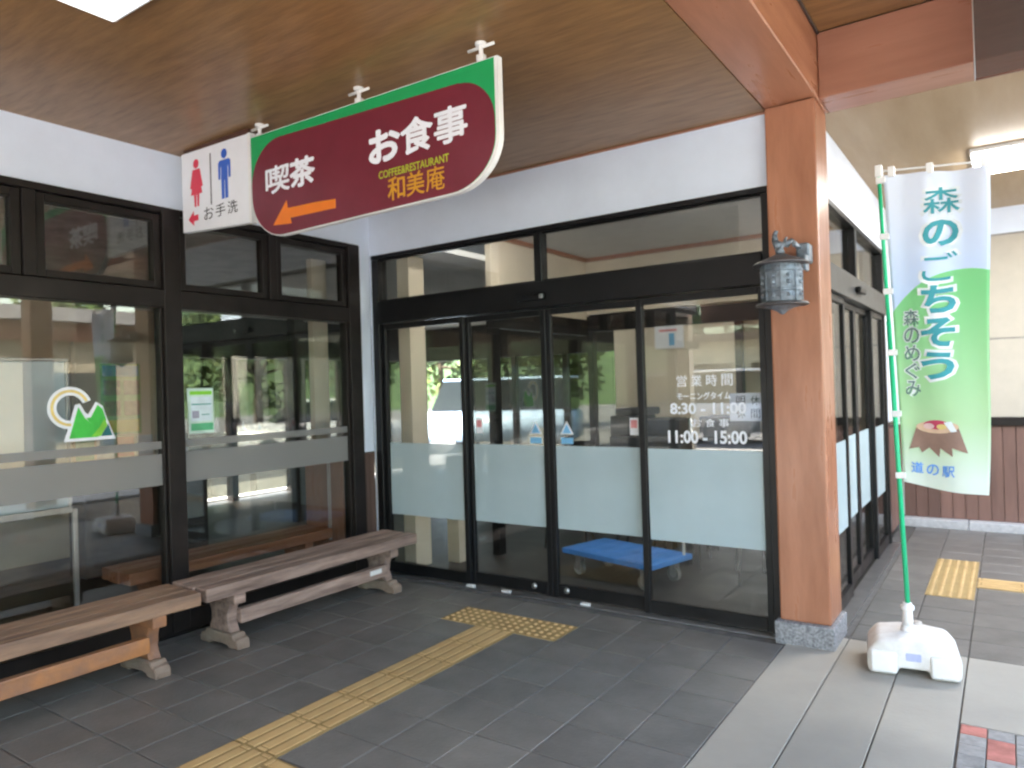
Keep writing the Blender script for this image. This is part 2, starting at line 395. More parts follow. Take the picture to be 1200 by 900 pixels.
sheetA('band', [(-1.69, 1.325), (-1.525, 1.325), (-1.525, 1.375), (-1.69, 1.375)], -.0205, mat('mid green print', (.12, .50, .25), .6), e)
sheetA('panel', [(-1.69, 1.39), (-1.53, 1.39), (-1.53, 1.555), (-1.69, 1.555)], -.0206, mat('pale blue paper', (.70, .82, .88), .6), e)
sheetA('picture', [(-1.68, 1.41), (-1.63, 1.41), (-1.63, 1.46), (-1.68, 1.46)], -.0192, mat('grey violet print', (.35, .35, .45), .6), e)
sheetA('text_line', [(-1.685, 1.50), (-1.54, 1.50), (-1.54, 1.509), (-1.685, 1.509)], -.0192, mat('teal text', (.10, .38, .35), .6), e)
sheetA('text_line', [(-1.61, 1.43), (-1.55, 1.43), (-1.55, 1.437), (-1.61, 1.437)], -.0192, MATS['teal text'], e)

# ------------------------------------------------------------------ entrance wall B (plane y = 0)
B = empty('glass_entrance', (0, 0, 0), 'black framed glass entrance of four tall panels with frosted bands, left of the wooden post', 'glass entrance')
bx('white_band', .0, 3.42, .0, .20, 2.73, 3.45, white_wall, B)
bx('corner_strip', .001, .035, .004, .1, 0, 2.73, white_wall, B)
def fb(name, x0, x1, z0, z1, y0=-.012, y1=.10, m=frame_n, bev=.004): return bx(name, x0, x1, y0, y1, z0, z1, m, B, bev)
fb('head', .037, 3.41, 2.692, 2.728, -.02)
fb('jamb', .038, .115, .0, 2.69, -.015); fb('jamb', 3.352, 3.40, .0, 2.69, -.015)
fb('transom', .117, 3.35, 2.135, 2.325, -.03, .12)
fb('mullion', 1.705, 1.77, 2.327, 2.69, -.010, .08)
bx('pane', .117, 1.704, .036, .042, 2.326, 2.691, pane_d, B); bx('pane', 1.771, 3.351, .036, .042, 2.326, 2.691, pane_d, B)
for z in (2.33, 2.678): fb('glazing_bead', .117, 1.704, z, z+.012, .01, .05); fb('glazing_bead', 1.771, 3.351, z, z+.012, .01, .05)
sm = bpy.data.objects.new('door_sensor', None); link(sm, B); sm.location = (1.69, -.03, 2.21)
bm = bmesh.new(); box(bm, -.12, .12, -.035, 0, -.024, .024, .012, seg=2); build('casing', bm, frame_n, sm)
bm = bmesh.new(); box(bm, .085, .118, -.038, -.0355, -.016, .016, .001); build('lens', bm, steel, sm)
bx('floor_track', .04, 3.40, -.055, .03, -.004, .006, steel, B)
def door(name, x0, x1, y, lk=None):
    dd = bpy.data.objects.new(name, None); link(dd, B); dd.location = (x0, y, 0); dd.empty_display_size = .1
    w = x1-x0; s = .042
    bm = bmesh.new()
    for (a, b, z0, z1) in ((0, s, .0, 2.13), (w-s, w, .0, 2.13), (s, w-s, .008, .098), (s, w-s, 2.085, 2.13)): box(bm, a, b, -.02, .02, z0, z1, .003)
    build('door_frame', bm, frame_n, dd)
    bm = bmesh.new(); box(bm, s, w-s, -.003, .003, .098, 2.085); build('pane', bm, pane_d, dd)
    bm = bmesh.new(); box(bm, s+.012, w-s-.004, -.0052, -.0042, .505, 1.115); build('frosted_band', bm, frost_g, dd)
    if lk is not None:
        bm = bmesh.new(); tube(bm, (lk, -.021, .06), (lk, -.034, .06), .022, .020, 16); build('lock_cylinder', bm, steel, dd, True)
    return dd
d1 = door('fixed_panel', .116, 1.010, .030)
d2 = door('sliding_door', .985, 1.742, .078, .60)
d3 = door('sliding_door', 1.745, 2.520, .078, .12)
d4 = door('fixed_panel', 2.495, 3.352, .030)
for x in (1.04, 1.38, 2.06):
    bx('floor_catch', x-.035, x+.035, -.045, -.008, .006, .018, white_pl, B, .003)
def onB(par, pts, m, name='sticker', lift=.006):
    bm = bmesh.new(); o = parent_loc(par)
    poly_prism(bm, pts, lambda a, b, dd: Vector((a-o.x, -lift+dd, b)), .001); return build(name, bm, m, par)
skyb = mat('sky blue print', (.20, .50, .80), .5); pk = mat('pink print', (.75, .30, .32), .5)
for (dd, x) in ((d2, 1.625), (d3, 1.895)):
    onB(dd, [(x-.055, 1.20), (x+.055, 1.20), (x, 1.30)], let_white, 'triangle_sticker')
    onB(dd, [(x-.038, 1.208), (x+.038, 1.208), (x, 1.278)], skyb, 'triangle_sticker', .0072)
    onB(dd, [(x-.050, 1.13), (x+.050, 1.13), (x+.050, 1.175), (x-.050, 1.175)], skyb, 'sticker')
for (dd, x) in ((d2, 1.095), (d3, 2.43)):
    onB(dd, [(x-.032, 1.20), (x+.032, 1.20), (x+.032, 1.32), (x-.032, 1.32)], let_white, 'notice_sticker')
    onB(dd, [(x-.024, 1.25), (x+.024, 1.25), (x+.024, 1.305), (x-.024, 1.305)], pk, 'notice_sticker', .0072)
X4, Y4 = 2.495, .030
def gtext(s, x0, x1, z0, z1, off=.02): text('lettering', s, x0-X4, x1-X4, z0, z1, -.0045, let_white, d4, off, .0008)
for i, ch in enumerate('営業時間'): gtext(ch, 2.765+.10*i, 2.835+.10*i, 1.525, 1.600, .004)
gtext('モーニングタイム', 2.765, 3.12, 1.438, 1.488)
gtext('8:30 - 11:00', 2.715, 3.215, 1.345, 1.420, .03)
for i, ch in enumerate('お食事'): gtext(ch, 2.86+.09*i, 2.925+.09*i, 1.262, 1.315, .006)
gtext('11:00 - 15:00', 2.695, 3.215, 1.155, 1.240, .03)
e = empty('paper_notice', (3.222, .040, 1.30), 'white paper notice with four black characters on the right door glass', 'notice')
bm = bmesh.new(); box(bm, -.115, .115, 0, .002, .0, .175, .0006); build('paper', bm, mat('white paper', (.70, .72, .85), .7, var=.02), e)
for ch, x, z in (('明', -.045, .100), ('休', -.045, .018), ('休', .045, .100), ('間', .045, .018)): text('lettering', ch, x-.028, x+.028, z, z+.058, -.0008, black_p, e, .0, .0006)

# ------------------------------------------------------------------ side wall C (plane x = 3.62)
Cw = empty('side_entrance', (3.62, .28, 0), 'side entrance with grey transom and tall glass doors behind the wooden post', 'glass entrance')
bx('white_band', 3.46, 3.622, .25, 4.2, 2.73, 3.45, white_wall, Cw)
def fc(name, y0, y1, z0, z1, x0=3.53, x1=3.632, m=frame_n, bev=.004): return bx(name, x0, x1, y0, y1, z0, z1, m, Cw, bev)
fc('head', .25, 3.05, 2.690, 2.728); fc('transom', .25, 3.05, 2.12, 2.30, 3.53, 3.65, rail_grey)
for (a, b) in ((.25, .36), (2.96, 3.05)): fc('jamb', a, b, 0, 2.688)
fc('mullion', 1.52, 1.59, 2.302, 2.688)
bx('pane', 3.58, 3.586, .361, 1.519, 2.303, 2.687, pane_d, Cw); bx('pane', 3.58, 3.586, 1.591, 2.959, 2.303, 2.687, pane_d, Cw)
bm = bmesh.new(); box(bm, 3.651-3.62, 3.69-3.62, 1.35-.28, 1.60-.28, 2.18, 2.225, .012, seg=2); build('door_sensor', bm, frame_n, Cw)
for (a, b, x) in ((.362, 1.08, 3.60), (1.05, 1.70, 3.565), (1.70, 2.34, 3.565), (2.30, 2.958, 3.60)):
    dd = bpy.data.objects.new('glass_door', None); link(dd, Cw); dd.location = (x-3.62, a-.28, 0)
    w = b-a; bm = bmesh.new()
    for (p, q_, z0, z1) in ((0, .05, 0, 2.118), (w-.05, w, 0, 2.118), (.05, w-.05, .008, .098), (.05, w-.05, 2.07, 2.118)): box(bm, -.016, .018, p, q_, z0, z1, .003)
    build('door_frame', bm, frame_n, dd)
    bm = bmesh.new(); box(bm, -.003, .003, .05, w-.05, .098, 2.07); build('pane', bm, pane_d, dd)
    bm = bmesh.new(); box(bm, .0042, .0052, .055, w-.055, .505, 1.115); build('frosted_band', bm, frost_g, dd)
bx('white_wall', 3.46, 3.622, 3.052, 4.05, 1.12, 2.728, white_wall, Cw)
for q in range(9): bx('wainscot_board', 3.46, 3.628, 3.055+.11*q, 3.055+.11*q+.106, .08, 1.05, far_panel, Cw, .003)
bx('floor_track', 3.60, 3.70, .28, 3.05, -.004, .006, steel, Cw)

# far wall y = 4.09
F = empty('far_wall', (5.4, 4.09, 0), 'cream wall with red brown board wainscot at the far right, behind the banner', 'wall')
bx('plaster', 3.63, 8.2, 4.09, 4.3, 1.12, 1.885, mat('ivory panel', (.46, .42, .36), .7, var=.03), F)
bx('plaster', 3.63, 8.2, 4.09, 4.3, 1.90, 2.905, MATS['ivory panel'], F)
bx('plaster', 3.63, 8.2, 4.085, 4.3, 2.925, 3.6, white_wall, F)
bx('joint', 3.63, 8.2, 4.10, 4.3, 1.885, 2.925, mat('grey joint', (.30, .29, .28), .8), F)
bx('backing', 3.63, 8.2, 4.112, 4.3, 0, 1.12, dark_in, F)
bx('dado_rail', 3.63, 8.2, 4.055, 4.3, 1.035, 1.118, frame_m, F, .004)
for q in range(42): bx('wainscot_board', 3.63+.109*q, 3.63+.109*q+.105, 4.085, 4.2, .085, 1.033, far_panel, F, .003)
for q in range(8): bx('base_stone', 3.63+.572*q, 3.63+.572*q+.566, 3.96, 4.2, -.004, .083, pale_stone, F, .006)

# ------------------------------------------------------------------ post, beams, ceiling
P = empty('wooden_post', (3.545, .08, 0), 'square orange wooden post on a rough granite base at the corner', 'post')
bm = bmesh.new(); box(bm, -.142, .142, -.145, .175, .125, 3.175, .012, seg=2); build('shaft', bm, beamwood, P)
bm = bmesh.new(); box(bm, -.165, .165, -.19, .20, -.008, .125, .008, seg=2); build('stone_base', bm, stone, P)
o = bx('roof_beam', 3.40, 3.70, -8.2, .27, 3.179, 3.56, beamwood_y, None, .006); tag(o, 'orange wooden ceiling beam running from the post toward the camera', 'beam')
o = bx('roof_beam', 3.702, 6.4, -.02, .27, 3.177, 3.558, beamwood_x, None, .006); tag(o, 'orange wooden ceiling beam running right from the top of the post', 'beam')
o = bx('roof_beam', .0, 6.4, -8.4, -8.21, 2.55, 3.63, mat('shaded eave timber', (.20, .085, .045), .6), None, .006); tag(o, 'unseen eave beam added behind the camera, hiding sky from the glass', 'beam')  # added out of view to keep the sky out of the door reflections
bm = bmesh.new(); box(bm, 3.703, 3.716, -8.2, -.022, 3.545, 3.5585, .002); o = build('wiring_conduit', bm, rail_grey); tag(o, 'thin grey conduit along the top of the long roof beam', 'conduit')
cl = bx('ceiling', 0.001, 3.398, -8.2, -.001, 3.178, 3.26, ply); cl['kind'] = 'structure'
cl = bx('ceiling_upper', 3.702, 6.4, -8.2, -.021, 3.56, 3.62, ply); cl.name = 'raised_ceiling'; cl['kind'] = 'structure'
cl = bx('porch_ceiling', 3.623, 6.4, .272, 4.084, 3.178, 3.24, ply2); cl['kind'] = 'structure'
bx('ceiling_batten', .0, 3.398, -.012, 0, 3.165, 3.177, beamwood_x, B)
roof = bx('canopy_roof', -5.4, 6.5, -8.4, 6.9, 3.64, 3.80, mat('roof slab', (.2, .19, .18), .9)); roof['kind'] = 'structure'

o = empty('ceiling_light', (4.38, 1.70, 3.177), 'bright rectangular ceiling light at the upper right beyond the flag', 'ceiling light')
bm = bmesh.new(); box(bm, 0, 1.25, 0, .66, -.03, .0, .004); build('housing', bm, white_pl, o)
bm = bmesh.new(); box(bm, .02, 1.23, .02, .64, -.055, -.031, .008); build('diffuser', bm, lamp_m, o)
o = empty('ceiling_light', (1.49, -4.1, 3.177), 'flat white ceiling light cut off by the top left picture edge', 'ceiling light')
bm = bmesh.new(); box(bm, 0, .32, 0, 1.19, -.03, .0, .004); build('housing', bm, white_pl, o)
bm = bmesh.new(); box(bm, .02, .30, .02, 1.17, -.045, -.031, .006); build('diffuser', bm, lamp_s, o)

o = empty('smoke_curtain', (4.47, -.42, 2.94), 'clear smoked acrylic panel hanging from the ceiling at top right corner', 'hanging panel')
bm = bmesh.new(); box(bm, .006, 2.6, -.004, .004, .006, .615); build('panel', bm, smoke, o)
bm = bmesh.new(); box(bm, 0, .006, -.008, .008, 0, .615, .002); build('edge_trim', bm, steel, o)
bm = bmesh.new(); box(bm, .006, 2.6, -.008, .008, 0, .006, .001); build('edge_trim', bm, mat('brown trim', (.15, .06, .04), .4), o)

# ------------------------------------------------------------------ hanging signs
YS = -1.78
sg = empty('hanging_sign', (.83, YS, 3.09), 'long maroon and green cafe sign with rounded bottom hanging from the ceiling', 'sign')
def ff(par):
    o = parent_loc(par)
    return lambda y: (lambda a, b, d: Vector((a-o.x, y+d-o.y, b-o.z)))
def arc(cx, cz, r, a0, a1, n=10, rz=None): return [(cx+r*math.cos(R(a0+(a1-a0)*i/n)), cz+(rz or r)*math.sin(R(a0+(a1-a0)*i/n))) for i in range(n+1)]
outer_p = [(.832, 3.108), (2.665, 3.086)]+arc(2.385, 2.735, .28, 0, -90, 12, .24)+arc(1.12, 2.745, .288, -90, -180, 12, .265)
bm = bmesh.new(); poly_prism(bm, outer_p, ff(sg)(YS), .036); build('box_body', bm, white_pl, sg)
green_p = [(.836, 3.104), (2.645, 3.082)]+arc(2.375, 2.735, .27, 0, -90, 12, .235)+arc(1.12, 2.745, .282, -90, -180, 12, .26)
bm = bmesh.new(); poly_prism(bm, green_p, ff(sg)(YS-.0015), .0015); build('green_face', bm, green_sign, sg)
mp_ = [(1.11, 3.055), (2.44, 3.015)]+arc(2.43, 2.80, .212, 88, 0, 10)+arc(2.375, 2.735, .267, 0, -90, 12, .235)+arc(1.12, 2.745, .28, -90, -180, 12, .26)+arc(1.10, 2.80, .262, 178, 92, 10, .255)
bm = bmesh.new(); poly_prism(bm, mp_, ff(sg)(YS-.003), .0014); build('maroon_face', bm, maroon, sg)
SO = parent_loc(sg)
def st(ch, x0, x1, z0, z1, m, off=.02, shear=0, name='lettering', lift=0): return text(name, ch, x0-SO.x, x1-SO.x, z0-SO.z, z1-SO.z, -.004-lift, m, sg, off, .0012, shear)
st('COFFEE&RESTAURANT', 1.895, 2.365, 2.655, 2.695, lime_p, .012)
st('和', 1.955, 2.075, 2.530, 2.650, gold_p, .012); st('美', 2.085, 2.205, 2.530, 2.650, gold_p, .010); st('庵', 2.215, 2.335, 2.530, 2.650, gold_p, .004)
bm = bmesh.new(); poly_prism(bm, [(1.03, 2.548), (1.155, 2.675), (1.165, 2.628), (1.40, 2.622), (1.565, 2.612), (1.565, 2.562), (1.185, 2.568), (1.195, 2.535)], ff(sg)(YS-.0045), .0014); build('arrow', bm, orange_p, sg)
def bold(ch, x0, x1, z0, z1, off, k=.006):
    for i_, (dx_, dz_) in enumerate(((-k, 0), (k, 0), (0, k), (0, -k), (-k*.7, k*.7), (k*.7, k*.7), (k*.7, -k*.7), (-k*.7, -k*.7))): st(ch, x0+dx_, x1+dx_, z0+dz_, z1+dz_, let_white, off, lift=.0003*i_)
def hanger(par, x, z):
    po = parent_loc(par); bm = bmesh.new()
    tube(bm, (x-po.x, .018, z-po.z), (x-po.x, .018, 3.165-po.z), .011, n=10)
    box(bm, x-.02-po.x, x+.02-po.x, .002, .035, z-.004-po.z, z+.028-po.z, .003)
    tube(bm, (x-po.x, .018, 3.168-po.z), (x-po.x, .018, 3.178-po.z), .028, n=16)
    tube(bm, (x-.075-po.x, .018, 3.158-po.z), (x+.075-po.x, .018, 3.158-po.z), .008, n=8)
    build('hanger', bm, white_pl, par, True)
bold('喫', .975, 1.185, 2.735, 2.890, 0, .0035); bold('茶', 1.195, 1.40, 2.735, 2.890, 0, .006)
bold('お', 1.835, 2.045, 2.745, 2.905, 0, .008); bold('食', 2.060, 2.265, 2.745, 2.915, 0, .0055); bold('事', 2.280, 2.480, 2.745, 2.915, 0, .0045)
for x in (.90, 1.745, 2.56): hanger(sg, x, 3.095)
ts = empty('hanging_sign', (.11, YS, 2.63), 'small white toilet sign with red woman and blue man figures, left of the maroon sign', 'sign')
bm = bmesh.new(); poly_prism(bm, [(.10, 2.640), (.805, 2.60), (.805, 3.14), (.10, 3.155)], ff(ts)(YS), .036); build('box_body', bm, white_sign, ts)
bm = bmesh.new(); poly_prism(bm, [(.806, 2.598), (.828, 2.598), (.828, 3.142), (.806, 3.142)], ff(ts)(YS-.003), .042); build('end_cap', bm, white_pl, ts)
bx('sign_shadow_strip', .12, .80, YS+.004, YS+.034, 3.15, 3.177, mat('brown shadow strip', (.08, .035, .025), .5), ts)  # dark strip stands in for the shadow above the toilet sign
to = parent_loc(ts)
def tp(pts, m, name, lift=.0015): 
    bm = bmesh.new(); poly_prism(bm, pts, ff(ts)(YS-lift), .0012); return build(name, bm, m, ts)
def head(cx, cz, r): return arc(cx, cz, r, 0, 345, 14)
# woman
tp(head(.262, 3.065, .030), red_p, 'woman_head')
tp([(.222, 3.030), (.302, 3.030), (.332, 2.915), (.315, 2.908), (.293, 2.985), (.325, 2.868), (.292, 2.868), (.286, 2.788), (.268, 2.788), (.266, 2.868), (.258, 2.868), (.256, 2.788), (.238, 2.788), (.232, 2.868), (.199, 2.868), (.231, 2.985), (.209, 2.908), (.192, 2.915)], red_p, 'woman_body')
tp(head(.565, 3.070, .030), blue_p, 'man_head')
tp([(.518, 3.032), (.612, 3.032), (.628, 3.018), (.628, 2.915), (.608, 2.915), (.606, 2.990), (.598, 2.990), (.598, 2.790), (.570, 2.790), (.568, 2.905), (.562, 2.905), (.560, 2.790), (.532, 2.790), (.532, 2.990), (.524, 2.990), (.522, 2.915), (.502, 2.915), (.502, 3.018)], blue_p, 'man_body')
tp([(.415, 2.775), (.425, 2.775), (.425, 3.10), (.415, 3.10)], black_p, 'divider')
tp([(.165, 2.715), (.225, 2.765), (.225, 2.735), (.275, 2.735), (.275, 2.698), (.225, 2.698), (.225, 2.668)], red_p, 'arrow')
for i, ch in enumerate('お手洗'): text('lettering', ch, .34+.125*i-to.x, .44+.125*i-to.x, 2.685-to.z, 2.765-to.z, -.002, black_p, ts, .0, .001)

# ------------------------------------------------------------------ lantern on the post
ln = empty('wall_lantern', (3.530, -.30, 1.99), 'blue grey cast iron lantern hanging on a bracket from the post', 'lantern')
bm = bmesh.new(); prof = [(.0, -.075), (.012, -.070), (.035, -.052), (.075, -.035), (.10, -.028)]
lathe(bm, prof, 8); build('bottom_finial', bm, bronze, ln)
bm = bmesh.new(); lathe(bm, [(.0, -.028), (.138, -.026), (.142, -.018), (.136, -.010), (.10, -.004), (0, -.002)], 24); build('lower_rim', bm, bronze_d, ln)
bm = bmesh.new(); lathe(bm, [(.102, -.004), (.108, .02), (.104, .05), (.110, .055), (.110, .065), (.106, .07), (.109, .16), (.114, .165), (.114, .175), (.106, .18), (.104, .205)], 24)
for q in range(8):
    a = 2*math.pi*q/8+.2; c, s_ = math.cos(a)*.109, math.sin(a)*.109
    tube(bm, (c, s_, .0), (c, s_, .20), .0035, n=6)
    for z in (.03, .10, .135): bmesh.ops.create_icosphere(bm, subdivisions=1, radius=.014, matrix=Matrix.Translation((math.cos(a+.39)*.106, math.sin(a+.39)*.106, z)))
build('lantern_body', bm, bronze, ln, False)
bm = bmesh.new(); lathe(bm, [(.0, .205), (.146, .203), (.150, .209), (.140, .217), (.10, .235), (.055, .252), (.022, .268), (.0, .272)], 24); build('roof', bm, bronze_d, ln, True)
bm = bmesh.new()
pts = [(0, 0, .268), (-.012, 0, .30), (-.028, 0, .34), (-.030, 0, .375), (-.018, 0, .40)]
for a, b, r1, r2 in zip(pts, pts[1:], (.026, .020, .018, .014), (.020, .018, .014, .010)): tube(bm, a, b, r1, r2, 10)
for a, b in (((-.01, 0, .33), (.03, .02, .31)), ((.03, .02, .31), (.045, .05, .345)), ((.045, .05, .345), (.06, .10, .33))): tube(bm, a, b, .013, .011, 8)
bmesh.ops.create_icosphere(bm, subdivisions=2, radius=.02, matrix=Matrix.Translation((.03, .02, .325)))
tube(bm, (-.0, 0, .285), (.03, .02, .36), .012, .006, 8)
build('hook', bm, bronze, ln, True)
bm = bmesh.new(); box(bm, .055, .125, .12, .230, .225, .335, .008); box(bm, .060, .085, .0, .13, .30, .325, .005); box(bm, .105, .122, .05, .13, .17, .26, .004); build('bracket', bm, bronze, ln)

# ------------------------------------------------------------------ benches
def rough(bm, amt=.004, cuts=3):
    bmesh.ops.subdivide_edges(bm, edges=[e_ for e_ in bm.edges if e_.calc_length() > .03], cuts=cuts, use_grid_fill=True)
    for v in bm.verts:
        n_ = noise.noise_vector(v.co*14+Vector((len(bm.verts)*.37, 0, 0)))+.5*noise.noise_vector(v.co*38)
        v.co += Vector(n_)*amt
    return bm
def bench(name, loc, label, topm, legm, footm, railm, L=1.84, rz=0, tagp=False):
    e = empty(name, loc, label, 'bench', 'wooden benches along the window wall', rz)
    xs = [(-.188, -.068), (-.064, .060), (.064, .188)]
    for i, (a, b) in enumerate(xs):
        bm = bmesh.new(); dy = (.012, -.006, .004)[i]
        box(bm, a, b, -L/2+dy, L/2+dy*.5, .338, .418, .010, seg=2); rough(bm, .0028, 8)
        build('seat_plank', bm, topm, e)
    for sy in (-1, 1):
        y = sy*(L/2-.24)
        lg = bpy.data.objects.new('leg', None); link(lg, e); lg.location = (0, y, 0); lg.empty_display_size = .1
        bm = bmesh.new(); box(bm, -.175, .172, -.040, .040, .275, .337, .008, seg=2); rough(bm, .003); build('bearer', bm, legm, lg)
        bm = bmesh.new(); poly_prism(bm, [(-.115, .09), (-.085, .16), (-.085, .21), (-.11, .274), (.11, .274), (.085, .21), (.085, .16), (.115, .09)], lambda a, b, d: Vector((a, -.035+d, b)), .07)
        bmesh.ops.bevel(bm, geom=list(bm.edges), offset=.006, segments=1, affect='EDGES'); rough(bm, .006, 2); build('upright', bm, legm, lg)
        bm = bmesh.new(); prof = [(-.195, 0), (-.195, .035), (-.185, .060), (-.155, .068), (-.14, .088), (.14, .088), (.155, .068), (.185, .060), (.195, .035), (.195, 0), (.10, 0), (.085, .018), (-.085, .018), (-.10, 0)]
        poly_prism(bm, prof, lambda a, b, d: Vector((a, -.045+d, b)), .09)
        bmesh.ops.bevel(bm, geom=list(bm.edges), offset=.006, segments=1, affect='EDGES'); rough(bm, .006, 2); build('foot', bm, footm, lg)
    bm = bmesh.new(); box(bm, .075, .125, -L/2+.275, L/2-.275, .135, .225, .008, seg=2); rough(bm, .0035, 7); build('stretcher', bm, railm, e)
    if tagp:
        bm = bmesh.new(); box(bm, .1255, .128, L/2-.46, L/2-.34, .172, .207, .001); build('label_plate', bm, white_pl, e)
    return e
bench('wooden_bench', (.455, -1.115, 0), 'greyish brown weathered wooden bench nearer the glass doors, small white tag on its rail', oldwood, oldwood, footwood, oldwood, tagp=True)
bench('wooden_bench', (.445, -2.985, 0), 'orange stained wooden bench at the left picture edge, end to end with the greyer one', orangewood, orangeleg, footwood, orangeleg, rz=R(-1))
ib = bench('reflection_bench', (-.36, -1.20, 0), 'added orange bench inside the glass, standing in for the outdoor bench reflection', beamwood_y, beamwood_y, beamwood, beamwood_y, L=1.72); del ib['group']  # added solid copy imitating the outdoor bench's reflection in the window

# ------------------------------------------------------------------ banner flag
FY = -.12
fb_ = empty('flag_base', (4.10, -.14, 0), 'white plastic water filled flag base on the floor right of the post', 'flag base', rz=R(8))
bm = bmesh.new()
prof = [(-.205, .0), (-.215, .03), (-.215, .115), (-.165, .175), (-.06, .19), (.06, .19), (.165, .175), (.215, .115), (.215, .03), (.205, 0), (.075, 0), (.070, .04), (-.070, .04), (-.075, 0)]
poly_prism(bm, prof, lambda a, b, d: Vector((a, -.165+d, b)), .33)
bmesh.ops.bevel(bm, geom=list(bm.edges), offset=.020, segments=3, affect='EDGES', profile=.5)
tank_m = mat('scuffed white plastic', (.80, .79, .78), .5, col2=(.60, .56, .52), scale=9, bump=.3, bscale=30)
build('tank', bm, tank_m, fb_, True)
for sx in (-1, 1):
    bm = bmesh.new(); box(bm, min(sx*.075, sx*.20), max(sx*.075, sx*.20), -.180, -.13, .012, .125, .016, seg=3); build('front_rib', bm, white_pl, fb_, True)
bm = bmesh.new(); box(bm, -.035, .035, -.168, -.160, .085, .125, .003); build('label_plate', bm, mat('faint blue label', (.45, .48, .70), .5), fb_)
bm = bmesh.new(); tube(bm, (-.015, .02, .18), (-.015, .02, .215), .040, .034, 16); tube(bm, (-.015, .02, .215), (-.015, .02, .335), .027, .022, 16); tube(bm, (-.015, .02, .300), (-.015, .02, .32), .033, .033, 16)
build('socket', bm, white_pl, fb_, True)
bm = bmesh.new(); tube(bm, (.03, .15, .165), (.03, .15, .20), .03, .028, 14); build('filler_cap', bm, mat('dirty white plastic', (.48, .42, .38), .6), fb_, True)

fl = empty('banner_flag', (4.084, FY, .335), 'tall banner on a green pole, white sky over green hill with a tree stump', 'banner')
def PX(z): return 4.084+(4.013-4.084)*(z-.335)/(2.677-.335)
fo = parent_loc(fl)
bm = bmesh.new(); tube(bm, (0, 0, 0), (PX(1.85)-fo.x, 0, 1.85-fo.z), .0125, n=14); build('lower_pole', bm, green_pole, fl, True)
bm = bmesh.new(); tube(bm, (PX(1.85)-fo.x, 0, 1.85-fo.z), (PX(2.69)-fo.x, 0, 2.69-fo.z), .010, n=14); build('upper_pole', bm, green_pole, fl, True)
bm = bmesh.new(); tube(bm, (PX(2.66)-fo.x-.012, 0, 2.668-fo.z), (4.535-fo.x, -.005, 2.622-fo.z), .0055, n=10); box(bm, PX(2.66)-fo.x-.018, PX(2.66)-fo.x+.018, -.016, .016, 2.635-fo.z, 2.70-fo.z, .004); build('cross_arm', bm, white_pl, fl)
# cloth
def cloth_pt(u, v, lift=0):
    """u 0..1 left-right, v 0..1 bottom-top"""
    z0 = .985-.055*u; z1 = 2.640-.044*u
    z = z0+(z1-z0)*v - .012*math.sin(math.pi*u)*(1-v)
    xl = PX(z)+.022; xr = 4.466+.050*v**.8; x = xl+(xr-xl)*u + .004*math.sin(9*v)*u
    y = FY + .018*math.sin(7.5*u+3.0*v)*(.5+.5*u) + .022*math.sin(13*u-2*v+1)*v*v*.6 - .010*math.sin(3*v)*u
    return Vector((x-fo.x, y-lift-fo.y, z-fo.z))
bm = bmesh.new(); NU, NV = 26, 60
g1 = [[bm.verts.new(cloth_pt(i/NU, j/NV)) for i in range(NU+1)] for j in range(NV+1)]
g2 = [[bm.verts.new(cloth_pt(i/NU, j/NV)+Vector((0, .0012, 0))) for i in range(NU+1)] for j in range(NV+1)]
uvmap = {}
for j in range(NV):
    for i in range(NU):
        bm.faces.new((g1[j][i], g1[j][i+1], g1[j+1][i+1], g1[j+1][i])); bm.faces.new((g2[j][i], g2[j+1][i], g2[j+1][i+1], g2[j][i+1]))
for j in range(NV):
    bm.faces.new((g1[j][0], g1[j+1][0], g2[j+1][0], g2[j][0])); bm.faces.new((g1[j][NU], g2[j][NU], g2[j+1][NU], g1[j+1][NU]))
# the printed picture: flat colour regions by position in the cloth (hill, sky fade)
cm = bpy.data.materials.new('banner cloth print'); cm.use_nodes = True; n = cm.node_tree.nodes; L = cm.node_tree.links; b = n['Principled BSDF']; b.inputs['Roughness'].default_value = .8
tc = n.new('ShaderNodeTexCoord'); sp = n.new('ShaderNodeSeparateXYZ'); L.new(tc.outputs['Object'], sp.inputs[0])
def mth(op, a, b_=None, c=None):
    q = n.new('ShaderNodeMath'); q.operation = op
    for i, v in enumerate((a, b_, c)):
        if v is None: continue
        if isinstance(v, (int, float)): q.inputs[i].default_value = v
        else: L.new(v, q.inputs[i])
    return q.outputs[0]
dx = mth('SUBTRACT', sp.outputs[0], 4.385-fo.x); dz = mth('SUBTRACT', sp.outputs[2], 1.555-fo.z)
dist = mth('SQRT', mth('ADD', mth('POWER', mth('DIVIDE', dx, .42), 2), mth('POWER', mth('DIVIDE', dz, .54), 2)))
inside = mth('LESS_THAN', dist, 1.0); below = mth('LESS_THAN', sp.outputs[2], 1.6-fo.z); msk = mth('MAXIMUM', inside, below)
rp = n.new('ShaderNodeValToRGB'); el = rp.color_ramp.elements; el[0].position = .05; el[0].color = (.74, .80, .74, 1); el[1].position = .90; el[1].color = (.30, .70, .34, 1)
x_ = el.new(.30); x_.color = (.55, .74, .48, 1)
L.new(mth('DIVIDE', mth('SUBTRACT', sp.outputs[2], .95-fo.z), 1.15), rp.inputs[0])
sk = n.new('ShaderNodeValToRGB'); sk.color_ramp.elements[0].color = (.55, .70, .92, 1); sk.color_ramp.elements[1].color = (.80, .84, .92, 1)
L.new(mth('DIVIDE', mth('SUBTRACT', sp.outputs[2], 1.7-fo.z), .75), sk.inputs[0])
mx = n.new('ShaderNodeMix'); mx.data_type = 'RGBA'; L.new(msk, mx.inputs[0]); L.new(sk.outputs[0], mx.inputs[6]); L.new(rp.outputs[0], mx.inputs[7]); L.new(mx.outputs[2], b.inputs['Base Color'])
